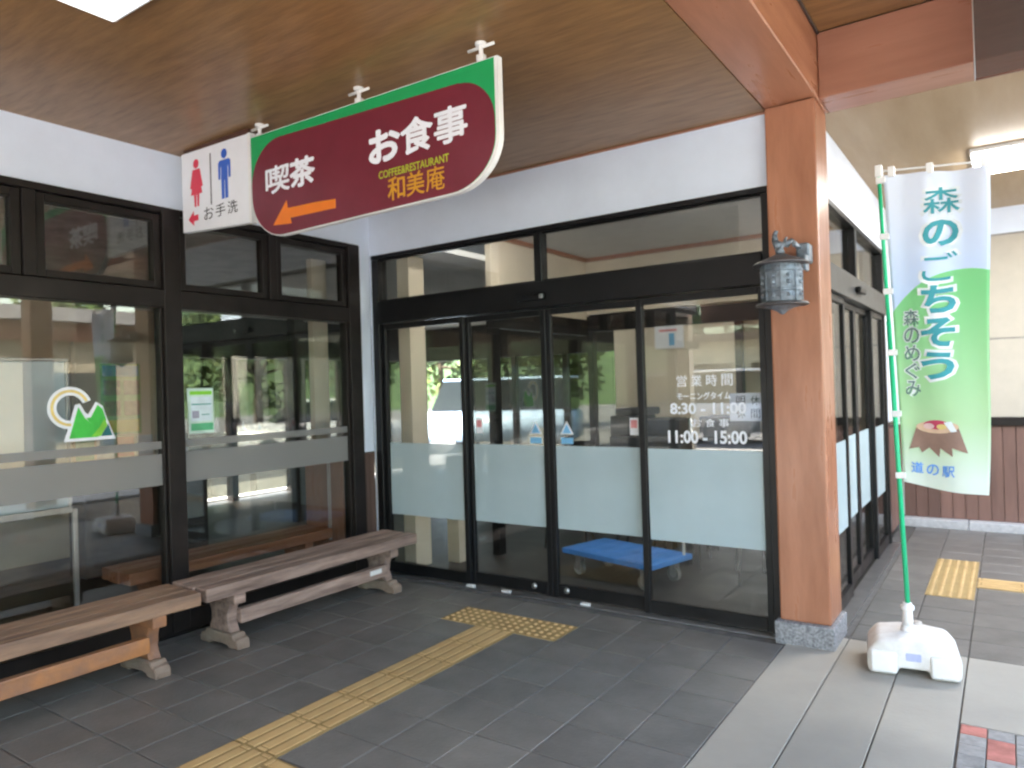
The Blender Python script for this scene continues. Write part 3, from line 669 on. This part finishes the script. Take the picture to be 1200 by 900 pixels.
tr = n.new('ShaderNodeBsdfTranslucent'); L.new(mx.outputs[2], tr.inputs[0]); ms = n.new('ShaderNodeMixShader'); ms.inputs[0].default_value = .35
L.new(b.outputs[0], ms.inputs[1]); L.new(tr.outputs[0], ms.inputs[2]); L.new(ms.outputs[0], n['Material Output'].inputs[0])
build('cloth', bm, cm, fl, True)
for v in (.985, .80, .62, .42, .22, .02):
    z = .985+(2.64-.985)*v; bm = bmesh.new(); box(bm, PX(z)-.016-fo.x, PX(z)+.032-fo.x, -.017, .014, z-.016-fo.z, z+.016-fo.z, .003); build('loop', bm, white_pl, fl)
for u in (.08, .45, .95):
    p = cloth_pt(u, 1.0); bm = bmesh.new(); box(bm, p.x-.016, p.x+.016, -.014, .012, p.z-.012, p.z+.045, .003); build('loop', bm, white_pl, fl)
def on_cloth(z, x, lift): 
    xl = PX(z)+.022; u = (x-xl)/(4.495-xl); v = (z-(.985-.055*u))/((2.640-.044*u)-(.985-.055*u)); p = cloth_pt(u, v, lift); return p
def ctext(ch, x0, x1, z0, z1, m, off, lift, name='lettering'):
    text(name, ch, x0, x1, z0, z1, 0, m, fl, off, 1, rotm=lambda a, b, d: on_cloth(b, a, lift+(.0008 if d > 0 else 0)))
teal = mat('teal cloth print', (.045, .32, .37), .7); wh = mat('white cloth print', (.84, .88, .92), .7); gy = mat('grey green cloth print', (.16, .26, .24), .7)
chars = (('森', 2.395, 2.530), ('の', 2.225, 2.362), ('ご', 2.045, 2.195), ('ち', 1.880, 2.025), ('そ', 1.705, 1.855), ('う', 1.535, 1.680))
for i, (ch, z0, z1) in enumerate(chars):
    xc = 4.290-.026*i/5
    ctext(ch, xc-.096, xc+.096, z0-.016, z1+.016, wh, ({'ご': .03, '森': .03}.get(ch, .065)), .0040, 'lettering_outline')
    ctext(ch, xc-.078, xc+.078, z0, z1, teal, ({'ご': 0, '森': .01}.get(ch, .035)), .0085)
for i, ch in enumerate('森のめぐみ'):
    z1 = 1.905-.094*i; ctext(ch, 4.103, 4.190, z1-.090, z1+.006, wh, .05, .0040, 'lettering_outline'); ctext(ch, 4.110, 4.183, z1-.083, z1, gy, .008, .0075)
bl = mat('blue cloth print', (.12, .32, .80), .7)
for i, ch in enumerate('道の駅'): ctext(ch, 4.125+.075*i, 4.185+.075*i, 1.040-.006*i, 1.098-.006*i, bl, .015, .0045)
def cpoly(pts, m, lift, name='stump'):
    f = [(x, z) for x, z in pts]; bm = bmesh.new(); vs = [bm.verts.new((x, 1, z)) for x, z in f]; k = [bm.verts.new((x, 0, z)) for x, z in f]
    bm.faces.new(vs); bm.faces.new(k[::-1])
    for i in range(len(f)): bm.faces.new((vs[i], k[i], k[(i+1) % len(f)], vs[(i+1) % len(f)]))
    bmesh.ops.triangulate(bm, faces=bm.faces)
    for _ in range(4):
        es = [q for q in bm.edges if q.calc_length() > .02 and abs(q.verts[0].co.y-q.verts[1].co.y) < .5]
        if es: bmesh.ops.subdivide_edges(bm, edges=es, cuts=1); bmesh.ops.triangulate(bm, faces=bm.faces)
    for v in bm.verts: v.co = on_cloth(v.co.z, v.co.x, lift if v.co.y > .5 else lift-.0008)
    build(name, bm, m, fl)
stb = mat('stump brown print', (.28, .17, .13), .7); stt = mat('stump top print', (.75, .52, .36), .7)
cpoly([(4.155, 1.285), (4.152, 1.205), (4.118, 1.165), (4.165, 1.178), (4.180, 1.150), (4.215, 1.180), (4.262, 1.132), (4.268, 1.178), (4.325, 1.135), (4.322, 1.180), (4.395, 1.150), (4.365, 1.195), (4.352, 1.285)], stb, .0045)
cpoly(arc(4.254, 1.287, .100, 0, 348, 20, .032), stt, .0062)
cpoly(arc(4.250, 1.300, .060, 0, 348, 14, .024), mat('crimson print', (.55, .05, .12), .7), .0080, 'stump_dish')
cpoly(arc(4.215, 1.292, .026, 0, 348, 10, .016), mat('pink food print', (.80, .55, .55), .7), .0096, 'stump_dish')
cpoly(arc(4.275, 1.290, .024, 0, 348, 10, .014), ye, .0096, 'stump_dish')
cpoly([(4.285, 1.312), (4.320, 1.318), (4.345, 1.265), (4.318, 1.262)], wh, .0105, 'stump_dish')

# ------------------------------------------------------------------ interior behind the glass
fi = bx('interior_floor', -5.2, 3.59, .105, 6.5, -.058, -.006, carpet); fi['kind'] = 'structure'
fi2 = bx('lobby_floor', -5.2, -.105, -8.3, .10, -.058, -.007, carpet); fi2['kind'] = 'structure'
ci = bx('interior_ceiling', .62, 3.45, .205, 2.78, 3.0, 3.05, int_ceil); ci['kind'] = 'structure'
ci = bx('lobby_ceiling', -5.2, .56, .205, 6.5, 2.75, 2.80, int_ceil); ci['kind'] = 'structure'
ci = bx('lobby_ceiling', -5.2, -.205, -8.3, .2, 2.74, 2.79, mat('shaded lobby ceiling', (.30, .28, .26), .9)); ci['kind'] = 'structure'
V = empty('vestibule_wall', (.6, 1.0, 0), 'cream partition walls with brown cornice seen through the entrance glass', 'wall')
bx('plaster', .56, .62, .95, 2.86, 2.30, 3.0, cream, V)
bx('plaster', .62, 3.45, 2.80, 2.86, 2.36, 3.0, cream, V)
bx('plaster', 1.28, 2.30, 2.802, 2.86, 1.18, 2.158, cream, V)
bx('plaster', .95, 1.22, 2.802, 2.86, .9, 2.158, cream, V)
bx('cornice', .62, 3.45, 2.77, 2.80, 2.955, 2.998, beamwood_x, V); bx('cornice', .62, .65, .97, 2.768, 2.955, 2.998, beamwood_y, V)
bx('opening_head', .56, 3.45, 2.79, 2.87, 2.16, 2.34, frame_n, V)
bx('opening_head', .55, .63, .95, 2.788, 2.12, 2.298, frame_n, V)
for x in (.62, 1.22, 2.30, 3.0): bx('opening_post', x, x+.07, 2.785, 2.875, 0, 2.158, frame_n, V)
bx('opening_post', .55, .63, .95, 1.05, 0, 2.118, frame_n, V); bx('opening_post', .55, .63, 1.95, 2.02, 0, 2.118, frame_n, V)
bx('corner_pier', .12, .255, .22, .42, 0, 2.74, cream, V)
bx('pier', .34, .47, .55, .70, 0, .95, cream, V)
o = bx('back_wall', .62, 3.45, 6.0, 6.1, 0, 3, cream); tag(o, 'plain cream wall deep inside the dining room', 'wall')
o = bx('dining_side_wall', 3.46, 3.56, 4.3, 6.1, 0, 3, cream); tag(o, 'cream side wall of the dining room beyond the entrance', 'wall')
o = bx('lobby_back_wall', -3.3, -3.2, -8, -.95, 0, 2.74, cream); tag(o, 'cream wall behind the posters in the lobby at left', 'wall')
o = bx('lobby_end_wall', -5.2, -5.05, -8, .9, 0, 3, cream); tag(o, 'cream end wall of the lobby far behind the left windows', 'wall')
o = bx('lobby_side_wall', -5.0, -.2, -8.3, -8.1, 0, 3, cream); tag(o, 'cream side wall of the lobby out of view at left', 'wall')
G = empty('garden_glazing', (-5, 6.4, 0), 'far glazed side of the lobby with dark mullions and greenery beyond', 'glazing')
bx('head_panel', -5.1, -4.95, .9, 6.5, 2.12, 2.75, dark_in, G); bx('head_panel', -4.948, .55, 6.4, 6.5, 2.12, 2.75, dark_in, G)
for q in range(6): bx('mullion', -5.1, -4.95, .9+1.08*q, 1.0+1.08*q, 0, 2.118, frame_m, G)
for q in range(5): bx('mullion', -4.0+1.08*q, -3.9+1.08*q, 6.4, 6.5, 0, 2.118, frame_m, G)
for q in range(5): bx('pane', -5.02, -5.01, 1.002+1.08*q, 1.978+1.08*q, .08, 2.118, pane_t, G)
for q in range(4): bx('pane', -3.898+1.08*q, -2.922+1.08*q, 6.44, 6.45, .08, 2.118, pane_t, G)
for (x, y, l) in ((-2.6, 1.3, 'slim dark column in the middle of the lobby'), (-2.4, 3.2, 'slim dark column farther back in the lobby')):
    o = bx('lobby_column', x-.07, x+.07, y-.07, y+.07, 0, 2.74, dark_in); tag(o, l, 'column')
for i, (x, y, lbl) in enumerate(((1.2, .55, 'added unseen fill light over the blue dolly'), (2.6, .55, 'added unseen fill light near the right glass panel'))):
    e = empty('interior_fill_light', (x, y, 3.0), lbl, 'ceiling light', 'added fill lights inside the entrance')
    bm = bmesh.new(); tube(bm, (0, 0, -.001), (0, 0, -.03), .10, .095, 20); build('diffuser', bm, fill_i, e)  # added out of view to brighten the vestibule
for i, (x, y, lbl) in enumerate(((1.6, 4.3, 'added rectangular fill light over the dining room tables'), (-1.6, 2.8, 'added rectangular fill light deep in the lobby'))):
    z = 2.74
    e = empty('interior_fill_light', (x, y, z), lbl, 'ceiling light', 'added rectangular fill lights inside')
    bm = bmesh.new(); box(bm, -.6, .6, -.12, .12, -.05, -.001, .004); build('diffuser', bm, fill_d, e)  # added to lift the light in the dining room and lobby
ci = bx('dining_ceiling', .62, 3.45, 2.87, 6.0, 2.75, 2.8, int_ceil); ci['kind'] = 'structure'

# whiteboard in the lobby
e = empty('whiteboard', (-.28, -3.17, 0), 'pale whiteboard on thin metal legs behind the left window', 'whiteboard')
bm = bmesh.new(); box(bm, -.012, .012, -.9, .80, .90, 1.80, .004); build('board', bm, mat('board surface', (.78, .90, .98), .5, var=.02), e)
bm = bmesh.new()
for (a, b, z0, z1) in ((-.92, .82, 1.80, 1.82), (-.92, .82, .86, .90), (.80, .82, .90, 1.80), (-.92, -.90, .90, 1.80)): box(bm, -.02, .02, a, b, z0, z1, .003)
build('board_frame', bm, steel, e)
for y in (-.88, .84): 
    bm = bmesh.new(); box(bm, -.014, .014, y-.014, y+.014, .06, .88, .003); box(bm, -.25, .25, y-.014, y+.014, .02, .06, .003); build('leg', bm, steel, e)
# posters and brochure rack
e = empty('wall_poster', (-3.195, -.98, 1.2), 'green and yellow poster with four food photos inside, right of the banner reflection', 'poster')
def pA(x, y0, y1, z0, z1, m, name='print'):
    po = parent_loc(e); bm = bmesh.new(); box(bm, x-po.x, x+.002-po.x, y0-po.y, y1-po.y, z0-po.z, z1-po.z); build(name, bm, m, e)
e.location = (-2.48, -.9, 1.2)
pbrd = bx('notice_board', -2.56, -2.485, -1.3, -.35, .0, 2.1, cream); tag(pbrd, 'cream partition carrying the food poster in the lobby', 'partition')
pA(-2.484, -1.08, -.70, 1.22, 1.90, mat('poster green', (.30, .55, .22), .6), 'sheet')
pA(-2.481, -1.06, -.72, 1.78, 1.88, mat('poster blue', (.12, .42, .75), .6)); pA(-2.481, -1.06, -.72, 1.24, 1.36, mat('poster yellow', (.72, .65, .08), .6))
fp = mat('food photo', (.40, .34, .22), .5, col2=(.12, .09, .06), scale=14)
for yy in (-1.05, -.86):
    for zz in (1.40, 1.60): pA(-2.481, yy, yy+.15, zz, zz+.14, fp, 'photo')
e = empty('brochure_rack', (-2.2, -.9, 0), 'rack of white, red and green brochures below the food poster', 'brochure rack')
bm = bmesh.new(); box(bm, -.15, .15, -.55, .62, 0, .78, .01); build('cabinet', bm, dark_in, e)
bc = [(.75, .72, .68), (.70, .70, .70), (.35, .60, .42), (.72, .74, .78), (.65, .15, .12), (.60, .68, .76)]
for row, z in enumerate((.80, 1.02)):
    for i in range(6):
        bm = bmesh.new(); y = -.52+.18*i; box(bm, .02-.07*row, .034-.07*row, y, y+.155, z, z+.19, .001); o = build('brochure', bm, mat('brochure %d%d' % (row, i), bc[(i+row*2) % 6], .5), e)
# interior wooden jamb by the window
e = empty('window_jamb', (-.3, -.3, 0), 'orange wooden jamb with a looped blind cord inside the left window corner', 'window jamb')
bx('board', -.60, -.12, -.262, -.225, 0, 1.0, beamwood, e, .004)
bx('cream_pilaster', -.34, -.28, -.40, -.24, 1.02, 2.7, cream, e)
bm = bmesh.new()
for dy in (-.012, .012): tube(bm, (.05+dy, -.0, .30), (.05+dy, -.0, 1.25), .003, n=6)
build('blind_cord', bm, white_pl, e)
# dark furniture
def chair(loc, rz, label, m=dark_in):
    e = empty('dining_chair', loc, label, 'chair', 'dark chairs behind the entrance glass', rz)
    bm = bmesh.new(); box(bm, -.2, .2, -.2, .2, .42, .46, .015, seg=2); build('seat', bm, m, e)
    bm = bmesh.new(); box(bm, -.19, .19, .17, .20, .60, .86, .012, seg=2); build('backrest', bm, m, e)
    for sx in (-1, 1):
        bm = bmesh.new(); tube(bm, (sx*.20, -.22, 0), (sx*.17, -.17, .43), .011, n=8); build('leg', bm, frame_n, e)
        bm = bmesh.new(); tube(bm, (sx*.20, .25, 0), (sx*.18, .185, .43), .011, n=8); tube(bm, (sx*.18, .185, .43), (sx*.18, .20, .86), .011, n=8); build('leg', bm, frame_n, e)
    return e
chair((2.95, 1.25, 0), R(20), 'dark chair with thin curved legs nearest the right glass panel')
chair((2.55, 2.05, 0), R(150), 'dark chair behind the blue dolly, second from the wooden post')
chair((2.05, 2.2, 0), R(200), 'dark chair behind the blue dolly toward the middle doors')
chair((1.15, 2.3, 0), R(170), 'dark chair behind the left sliding door in the dim interior')
e = empty('dining_table', (2.6, 1.75, 0), 'dark table standing among the chairs behind the right panel', 'table')
bm = bmesh.new(); box(bm, -.35, .35, -.35, .35, .69, .73, .01); build('tabletop', bm, dark_in, e)
for sx in (-1, 1):
    for sy in (-1, 1): bm = bmesh.new(); box(bm, sx*.31-.02, sx*.31+.02, sy*.31-.02, sy*.31+.02, 0, .689, .003); build('leg', bm, dark_in, e)
for x, y, a_, l in ((1.75, 1.75, 100, 'dark chair with its back to the slate grey cabinet'), (3.15, 1.95, 60, 'dark chair in the corner farthest right behind the lettering'), (.95, 1.7, 200, 'dark chair left of the blue dolly'), (2.2, 1.45, 10, 'dark chair directly behind the blue dolly'), (.2, 3.4, 40, 'dark chair alone in the lobby beyond the left sliding door'), (-.9, 3.0, 130, 'dark chair in the lobby far behind the corner pier')): chair((x, y, 0), R(a_), l)
grey_box = mat('slate grey crate', (.075, .078, .085), .5, var=.1)
e = empty('equipment_cabinet', (1.55, 2.45, 0), 'slate grey cabinet with stacked boxes on top seen through the right sliding door', 'cabinet')
bm = bmesh.new(); box(bm, -.42, .36, -.2, .2, 0, 1.02, .01); build('body', bm, grey_box, e)
for (a, b, z0, z1) in ((-.42, -.05, 1.025, 1.23), (-.03, .30, 1.025, 1.20), (-.36, .0, 1.235, 1.31)):
    bm = bmesh.new(); box(bm, a, b, -.17, .17, z0, z1, .012); build('crate', bm, grey_box, e)
e = empty('counter', (2.75, 2.55, 0), 'dark low counter with grey machines behind the opening hours lettering', 'counter')
bm = bmesh.new(); box(bm, -.75, .62, -.2, .2, 0, 1.0, .01); build('body', bm, dark_in, e)
bm = bmesh.new(); box(bm, -.70, -.2, -.17, .17, 1.005, 1.22, .015); box(bm, .05, .45, -.15, .15, 1.005, 1.15, .015); build('machine', bm, grey_box, e)
e = empty('wall_poster', (2.05, 2.78, 1.9), 'small white poster with red and blue print high on the inner wall', 'poster')
bm = bmesh.new(); box(bm, -.60, -.28, -.012, 0, .02, .26, .001); build('sheet', bm, white_sign, e)
bm = bmesh.new(); box(bm, -.55, -.35, -.014, -.0125, .20, .225); build('red_line', bm, pk, e)
bm = bmesh.new(); box(bm, -.44, -.38, -.014, -.0125, .05, .18); build('blue_figure', bm, skyb, e)
# blue dolly
e = empty('platform_dolly', (1.98, .80, 0), 'bright blue flatbed dolly with grey castors behind the frosted glass', 'dolly', rz=R(-15))
bm = bmesh.new(); box(bm, -.46, .46, -.26, .26, .172, .215, .007, seg=2)
for q in range(6): box(bm, -.40+.14*q, -.30+.14*q, -.24, .24, .2152, .2185, .001)
build('deck', bm, blue_pl, e)
for sx in (-1, 1):
    for sy in (-1, 1):
        w = bpy.data.objects.new('castor', None); link(w, e); w.location = (sx*.34, sy*.18, 0)
        bm = bmesh.new(); tube(bm, (0, -.016, .055), (0, .016, .055), .055, n=20); build('wheel', bm, rubber, w, False)
        bm = bmesh.new(); tube(bm, (0, -.019, .055), (0, .019, .055), .028, n=14); build('hub', bm, steel, w, False)
        bm = bmesh.new(); box(bm, -.02, .03, -.03, -.022, .05, .15, .002); box(bm, -.02, .03, .022, .03, .05, .15, .002); box(bm, -.035, .04, -.035, .035, .15, .166, .003); build('fork', bm, steel, w)
bm = bmesh.new(); tube(bm, (.43, -.22, .21), (.42, -.22, .86), .011, n=8); tube(bm, (.44, .18, .21), (.43, .18, .86), .011, n=8); tube(bm, (.42, -.22, .86), (.43, .18, .86), .011, n=8); build('handle', bm, white_pl, e)
for (x, y) in ((.425, -.22), (.435, .18)):
    bm = bmesh.new(); tube(bm, (x, y, .50), (x-.006, y, .78), .016, n=10); build('grip', bm, mat('red orange tape', (.75, .10, .05), .5), e)

# ------------------------------------------------------------------ surroundings seen in the reflections
leafm = mat('tree foliage', (.11, .15, .03), .6, col2=(.05, .09, .02), scale=2, obj_var=.25)
bark = mat('tree bark', (.09, .065, .045), .9)
def tree_mesh(seed, h=7, r=2.4):
    rg = random.Random(seed); bm = bmesh.new()
    cl = [(Vector((rg.gauss(0, r*.42), rg.gauss(0, r*.42), h*.62+rg.gauss(0, h*.15))), rg.uniform(.5, 1.0)*r*.42) for _ in range(16)]
    for c, cr in cl:
        for _ in range(130):
            v = Vector((rg.gauss(0, 1), rg.gauss(0, 1), rg.gauss(0, 1))).normalized()*cr*rg.uniform(.6, 1.05)+c
            s = rg.uniform(.10, .22); a = Vector((rg.gauss(0, 1), rg.gauss(0, 1), rg.gauss(0, 1))).normalized(); b2 = a.orthogonal().normalized()
            bm.faces.new([bm.verts.new(v+a*s), bm.verts.new(v+b2*s*.6), bm.verts.new(v-a*s), bm.verts.new(v-b2*s*.6)])
    me = bpy.data.meshes.new('crown'); bm.to_mesh(me); bm.free(); me.materials.append(leafm)
    bm = bmesh.new(); tube(bm, (0, 0, 0), (0.1, 0, h*.55), .20, .10, 10)
    for c, cr in cl[:7]: tube(bm, (.08, 0, h*.42), c, .07, .025, 6)
    mt = bpy.data.meshes.new('trunk'); bm.to_mesh(mt); bm.free(); mt.materials.append(bark)
    return me, mt
kinds = [tree_mesh(1), tree_mesh(2, 8, 2.8), tree_mesh(3, 6, 2.2)]
tp_ = [(22, 2), (24, -3), (21, -8), (26, -13), (23, 7), (20, 12), (25, 17), (28, -20), (13, -25), (6, -27), (-1, -24), (-8, -26), (19, -19), (-14, -22), (2, -34), (30, 4), (29, -8), (17, 20), (-15, 9), (-14, 14), (-17, 5), (-18, 12), (-10, 19), (-5, 20), (-13, 18), (-20, 1), (-16, 20), (-2, 17)]
for i, (x, y) in enumerate(tp_):
    if x < 0 and y > 0: lb, gp = 'leafy green tree in the garden beyond the lobby glazing', 'trees beyond the lobby glazing'
    elif y < -14: lb, gp = 'leafy green tree behind the camera beyond the forecourt', 'trees beyond the forecourt'
    else: lb, gp = 'leafy green tree across the car park, seen only as a reflection', 'trees across the car park'
    e = empty('roadside_tree', (x, y, -.06), lb, 'tree', gp, rz=i*1.3)
    e.scale = (1, 1, .8+.05*(i % 7))
    a, b = kinds[i % 3]; piece('crown', a, e, 0, 0); piece('trunk', b, e, 0, 0)
bm = bmesh.new()
NH = 60
for k_ in range(1):
    rows = []
    for j in range(6):
        row = []
        for i in range(NH+1):
            a = -math.pi+math.pi*2*i/NH; rad = 55+22*j
            hh = (0, 6, 13, 19, 23, 20)[j]*(1+.25*math.sin(a*5+j*.6)+.12*math.sin(a*13))
            row.append(bm.verts.new((rad*math.cos(a), rad*math.sin(a), hh-.1)))
        rows.append(row)
    for a, b in zip(rows, rows[1:]):
        for i in range(NH): bm.faces.new((a[i], a[i+1], b[i+1], b[i]))
hills = build('hills', bm, mat('wooded hillside', (.06, .11, .03), .9, col2=(.03, .055, .02), scale=.5, bump=1, bscale=2)); hills['kind'] = 'structure'
glz = mat('car window glass', (.02, .025, .03), .08, var=.02)
def car(loc, rz, col, label, h=1.45, L_=4.2, van=False):
    e = empty('parked_car', loc, label, 'car', 'cars in the car park', rz)
    w = .84; m = mat('car paint %s' % label[:12], col, .25, var=.02)
    body = [(-L_/2, .28), (-L_/2, .78), (-L_/2+.25, .88), (-L_/2+.95, .95), (L_/2-.5, .95), (L_/2-.05, .85), (L_/2, .5), (L_/2-.05, .28)]
    if van: body = [(-L_/2, .28), (-L_/2+.02, .9), (-L_/2+.4, 1.05), (L_/2-.1, 1.05), (L_/2, .95), (L_/2, .28)]
    bm = bmesh.new(); poly_prism(bm, body, lambda a, b, d: Vector((a, -w+d, b)), 2*w); bmesh.ops.bevel(bm, geom=list(bm.edges), offset=.05, segments=2, affect='EDGES'); build('body', bm, m, e, True)
    top = [(-L_/2+.95, .94), (-L_/2+1.6, h), (L_/2-1.3, h+.02), (L_/2-.5, .94)] if not van else [(-L_/2+.45, 1.04), (-L_/2+.85, h), (L_/2-.1, h), (L_/2-.05, 1.04)]
    bm = bmesh.new(); poly_prism(bm, top, lambda a, b, d: Vector((a, -w+.08+d, b)), 2*w-.16); bmesh.ops.bevel(bm, geom=list(bm.edges), offset=.04, segments=2, affect='EDGES'); build('cabin_glass', bm, glz, e)
    bm = bmesh.new(); box(bm, top[1][0]-.02, top[2][0]+.02, -w+.07, w-.07, h-.03, h+.03, .02); build('roof', bm, m, e)
    for sx in (-1, 1):
        for sy in (-1, 1): bm = bmesh.new(); tube(bm, (sx*L_*.3, sy*w-.1*sy, .31), (sx*L_*.3, sy*w+.01*sy, .31), .31, n=20); build('wheel', bm, rubber, e)
    for sy in (-1, 1): bm = bmesh.new(); box(bm, -L_/2-.02, -L_/2+.06, sy*.6-.14, sy*.6+.14, .62, .76, .02); build('headlight', bm, steel, e)
car((13, -3, -.06), R(80), (.75, .76, .78), 'white hatchback parked outside, seen only in the window reflections')
car((13.4, 1.5, -.06), R(95), (.40, .42, .45), 'silver saloon parked outside, seen only in the window reflections')
car((13, -8, -.06), R(86), (.04, .05, .08), 'dark blue hatchback parked outside, seen only in reflections')
car((1.5, -14.5, -.06), R(20), (.55, .65, .78), 'pale blue minivan parked behind the camera, seen only in reflections', 1.85, 4.3, True)
car((-9.5, 7.5, -.06), R(60), (.7, .72, .75), 'white hatchback parked beyond the lobby glazing')
car((-6.5, 11, -.06), R(20), (.45, .60, .80), 'light blue minivan parked beyond the lobby glazing', 1.85, 4.2, True)
car((-3, -15, -.06), R(8), (.8, .8, .8), 'white van parked behind the camera, seen only in reflections', 1.9, 4.4, True)
road = bx('pavement', 7.2, 10.2, -40, 30, -.059, .0, mat('pale concrete pavement', (.42, .41, .38), .85, var=.08)); road['kind'] = 'structure'
road = bx('forecourt', -30, 7.1, -12.0, -8.25, -.059, .0, MATS['pale concrete pavement']); road['kind'] = 'structure'
e = empty('service_building', (-3, -24, 0), 'cream single storey building behind the camera, seen only in reflections', 'building')
bx('wall', -8, 1.5, -26, -21.0, -.06, 3.0, mat('cream render', (.62, .55, .38), .8), e); bx('roof', -8.6, 2.1, -26.5, -20.4, 3.0, 3.25, mat('brown roof', (.12, .07, .05), .7), e)
for q in range(4): bx('window', -7+2.1*q, -5.6+2.1*q, -21.0, -20.96, .9, 2.2, glz, e)
road = bx('garden_path', -7, -5.4, -10, 9, -.058, -.01, MATS['pale concrete pavement']); road['kind'] = 'structure'
e = empty('shop_building', (11, 1, 0), 'cream building with an orange wooden fascia to the right, seen only in reflections', 'building')
bx('wall', 10.2, 14, -1.2, 3.9, -.06, 2.7, mat('tan render', (.26, .22, .15), .8), e); bx('fascia', 10.0, 14, -1.4, 4.0, 2.7, 3.05, mat('dark orange fascia', (.16, .055, .025), .6), e); bx('roof', 9.8, 14.2, -1.6, 4.2, 3.05, 3.3, MATS['roof slab'], e)
for q in range(2): bx('window', 10.16, 10.2, -.8+2.2*q, .6+2.2*q, .8, 2.1, glz, e)
for (x, y, l) in ((3.55, -6.9, 'square wooden canopy post behind the camera'), (6.2, -.05, 'square wooden canopy post right of the picture'), (6.2, -6.9, 'square wooden canopy post at the outer corner')):
    e = empty('wooden_post', (x, y, 0), l, 'post', 'canopy posts outside the frame')
    bm = bmesh.new(); box(bm, -.14, .14, -.14, .14, .12, 3.17, .012); build('shaft', bm, beamwood, e)
    bm = bmesh.new(); box(bm, -.17, .17, -.17, .17, -.05, .12, .008); build('stone_base', bm, stone, e)
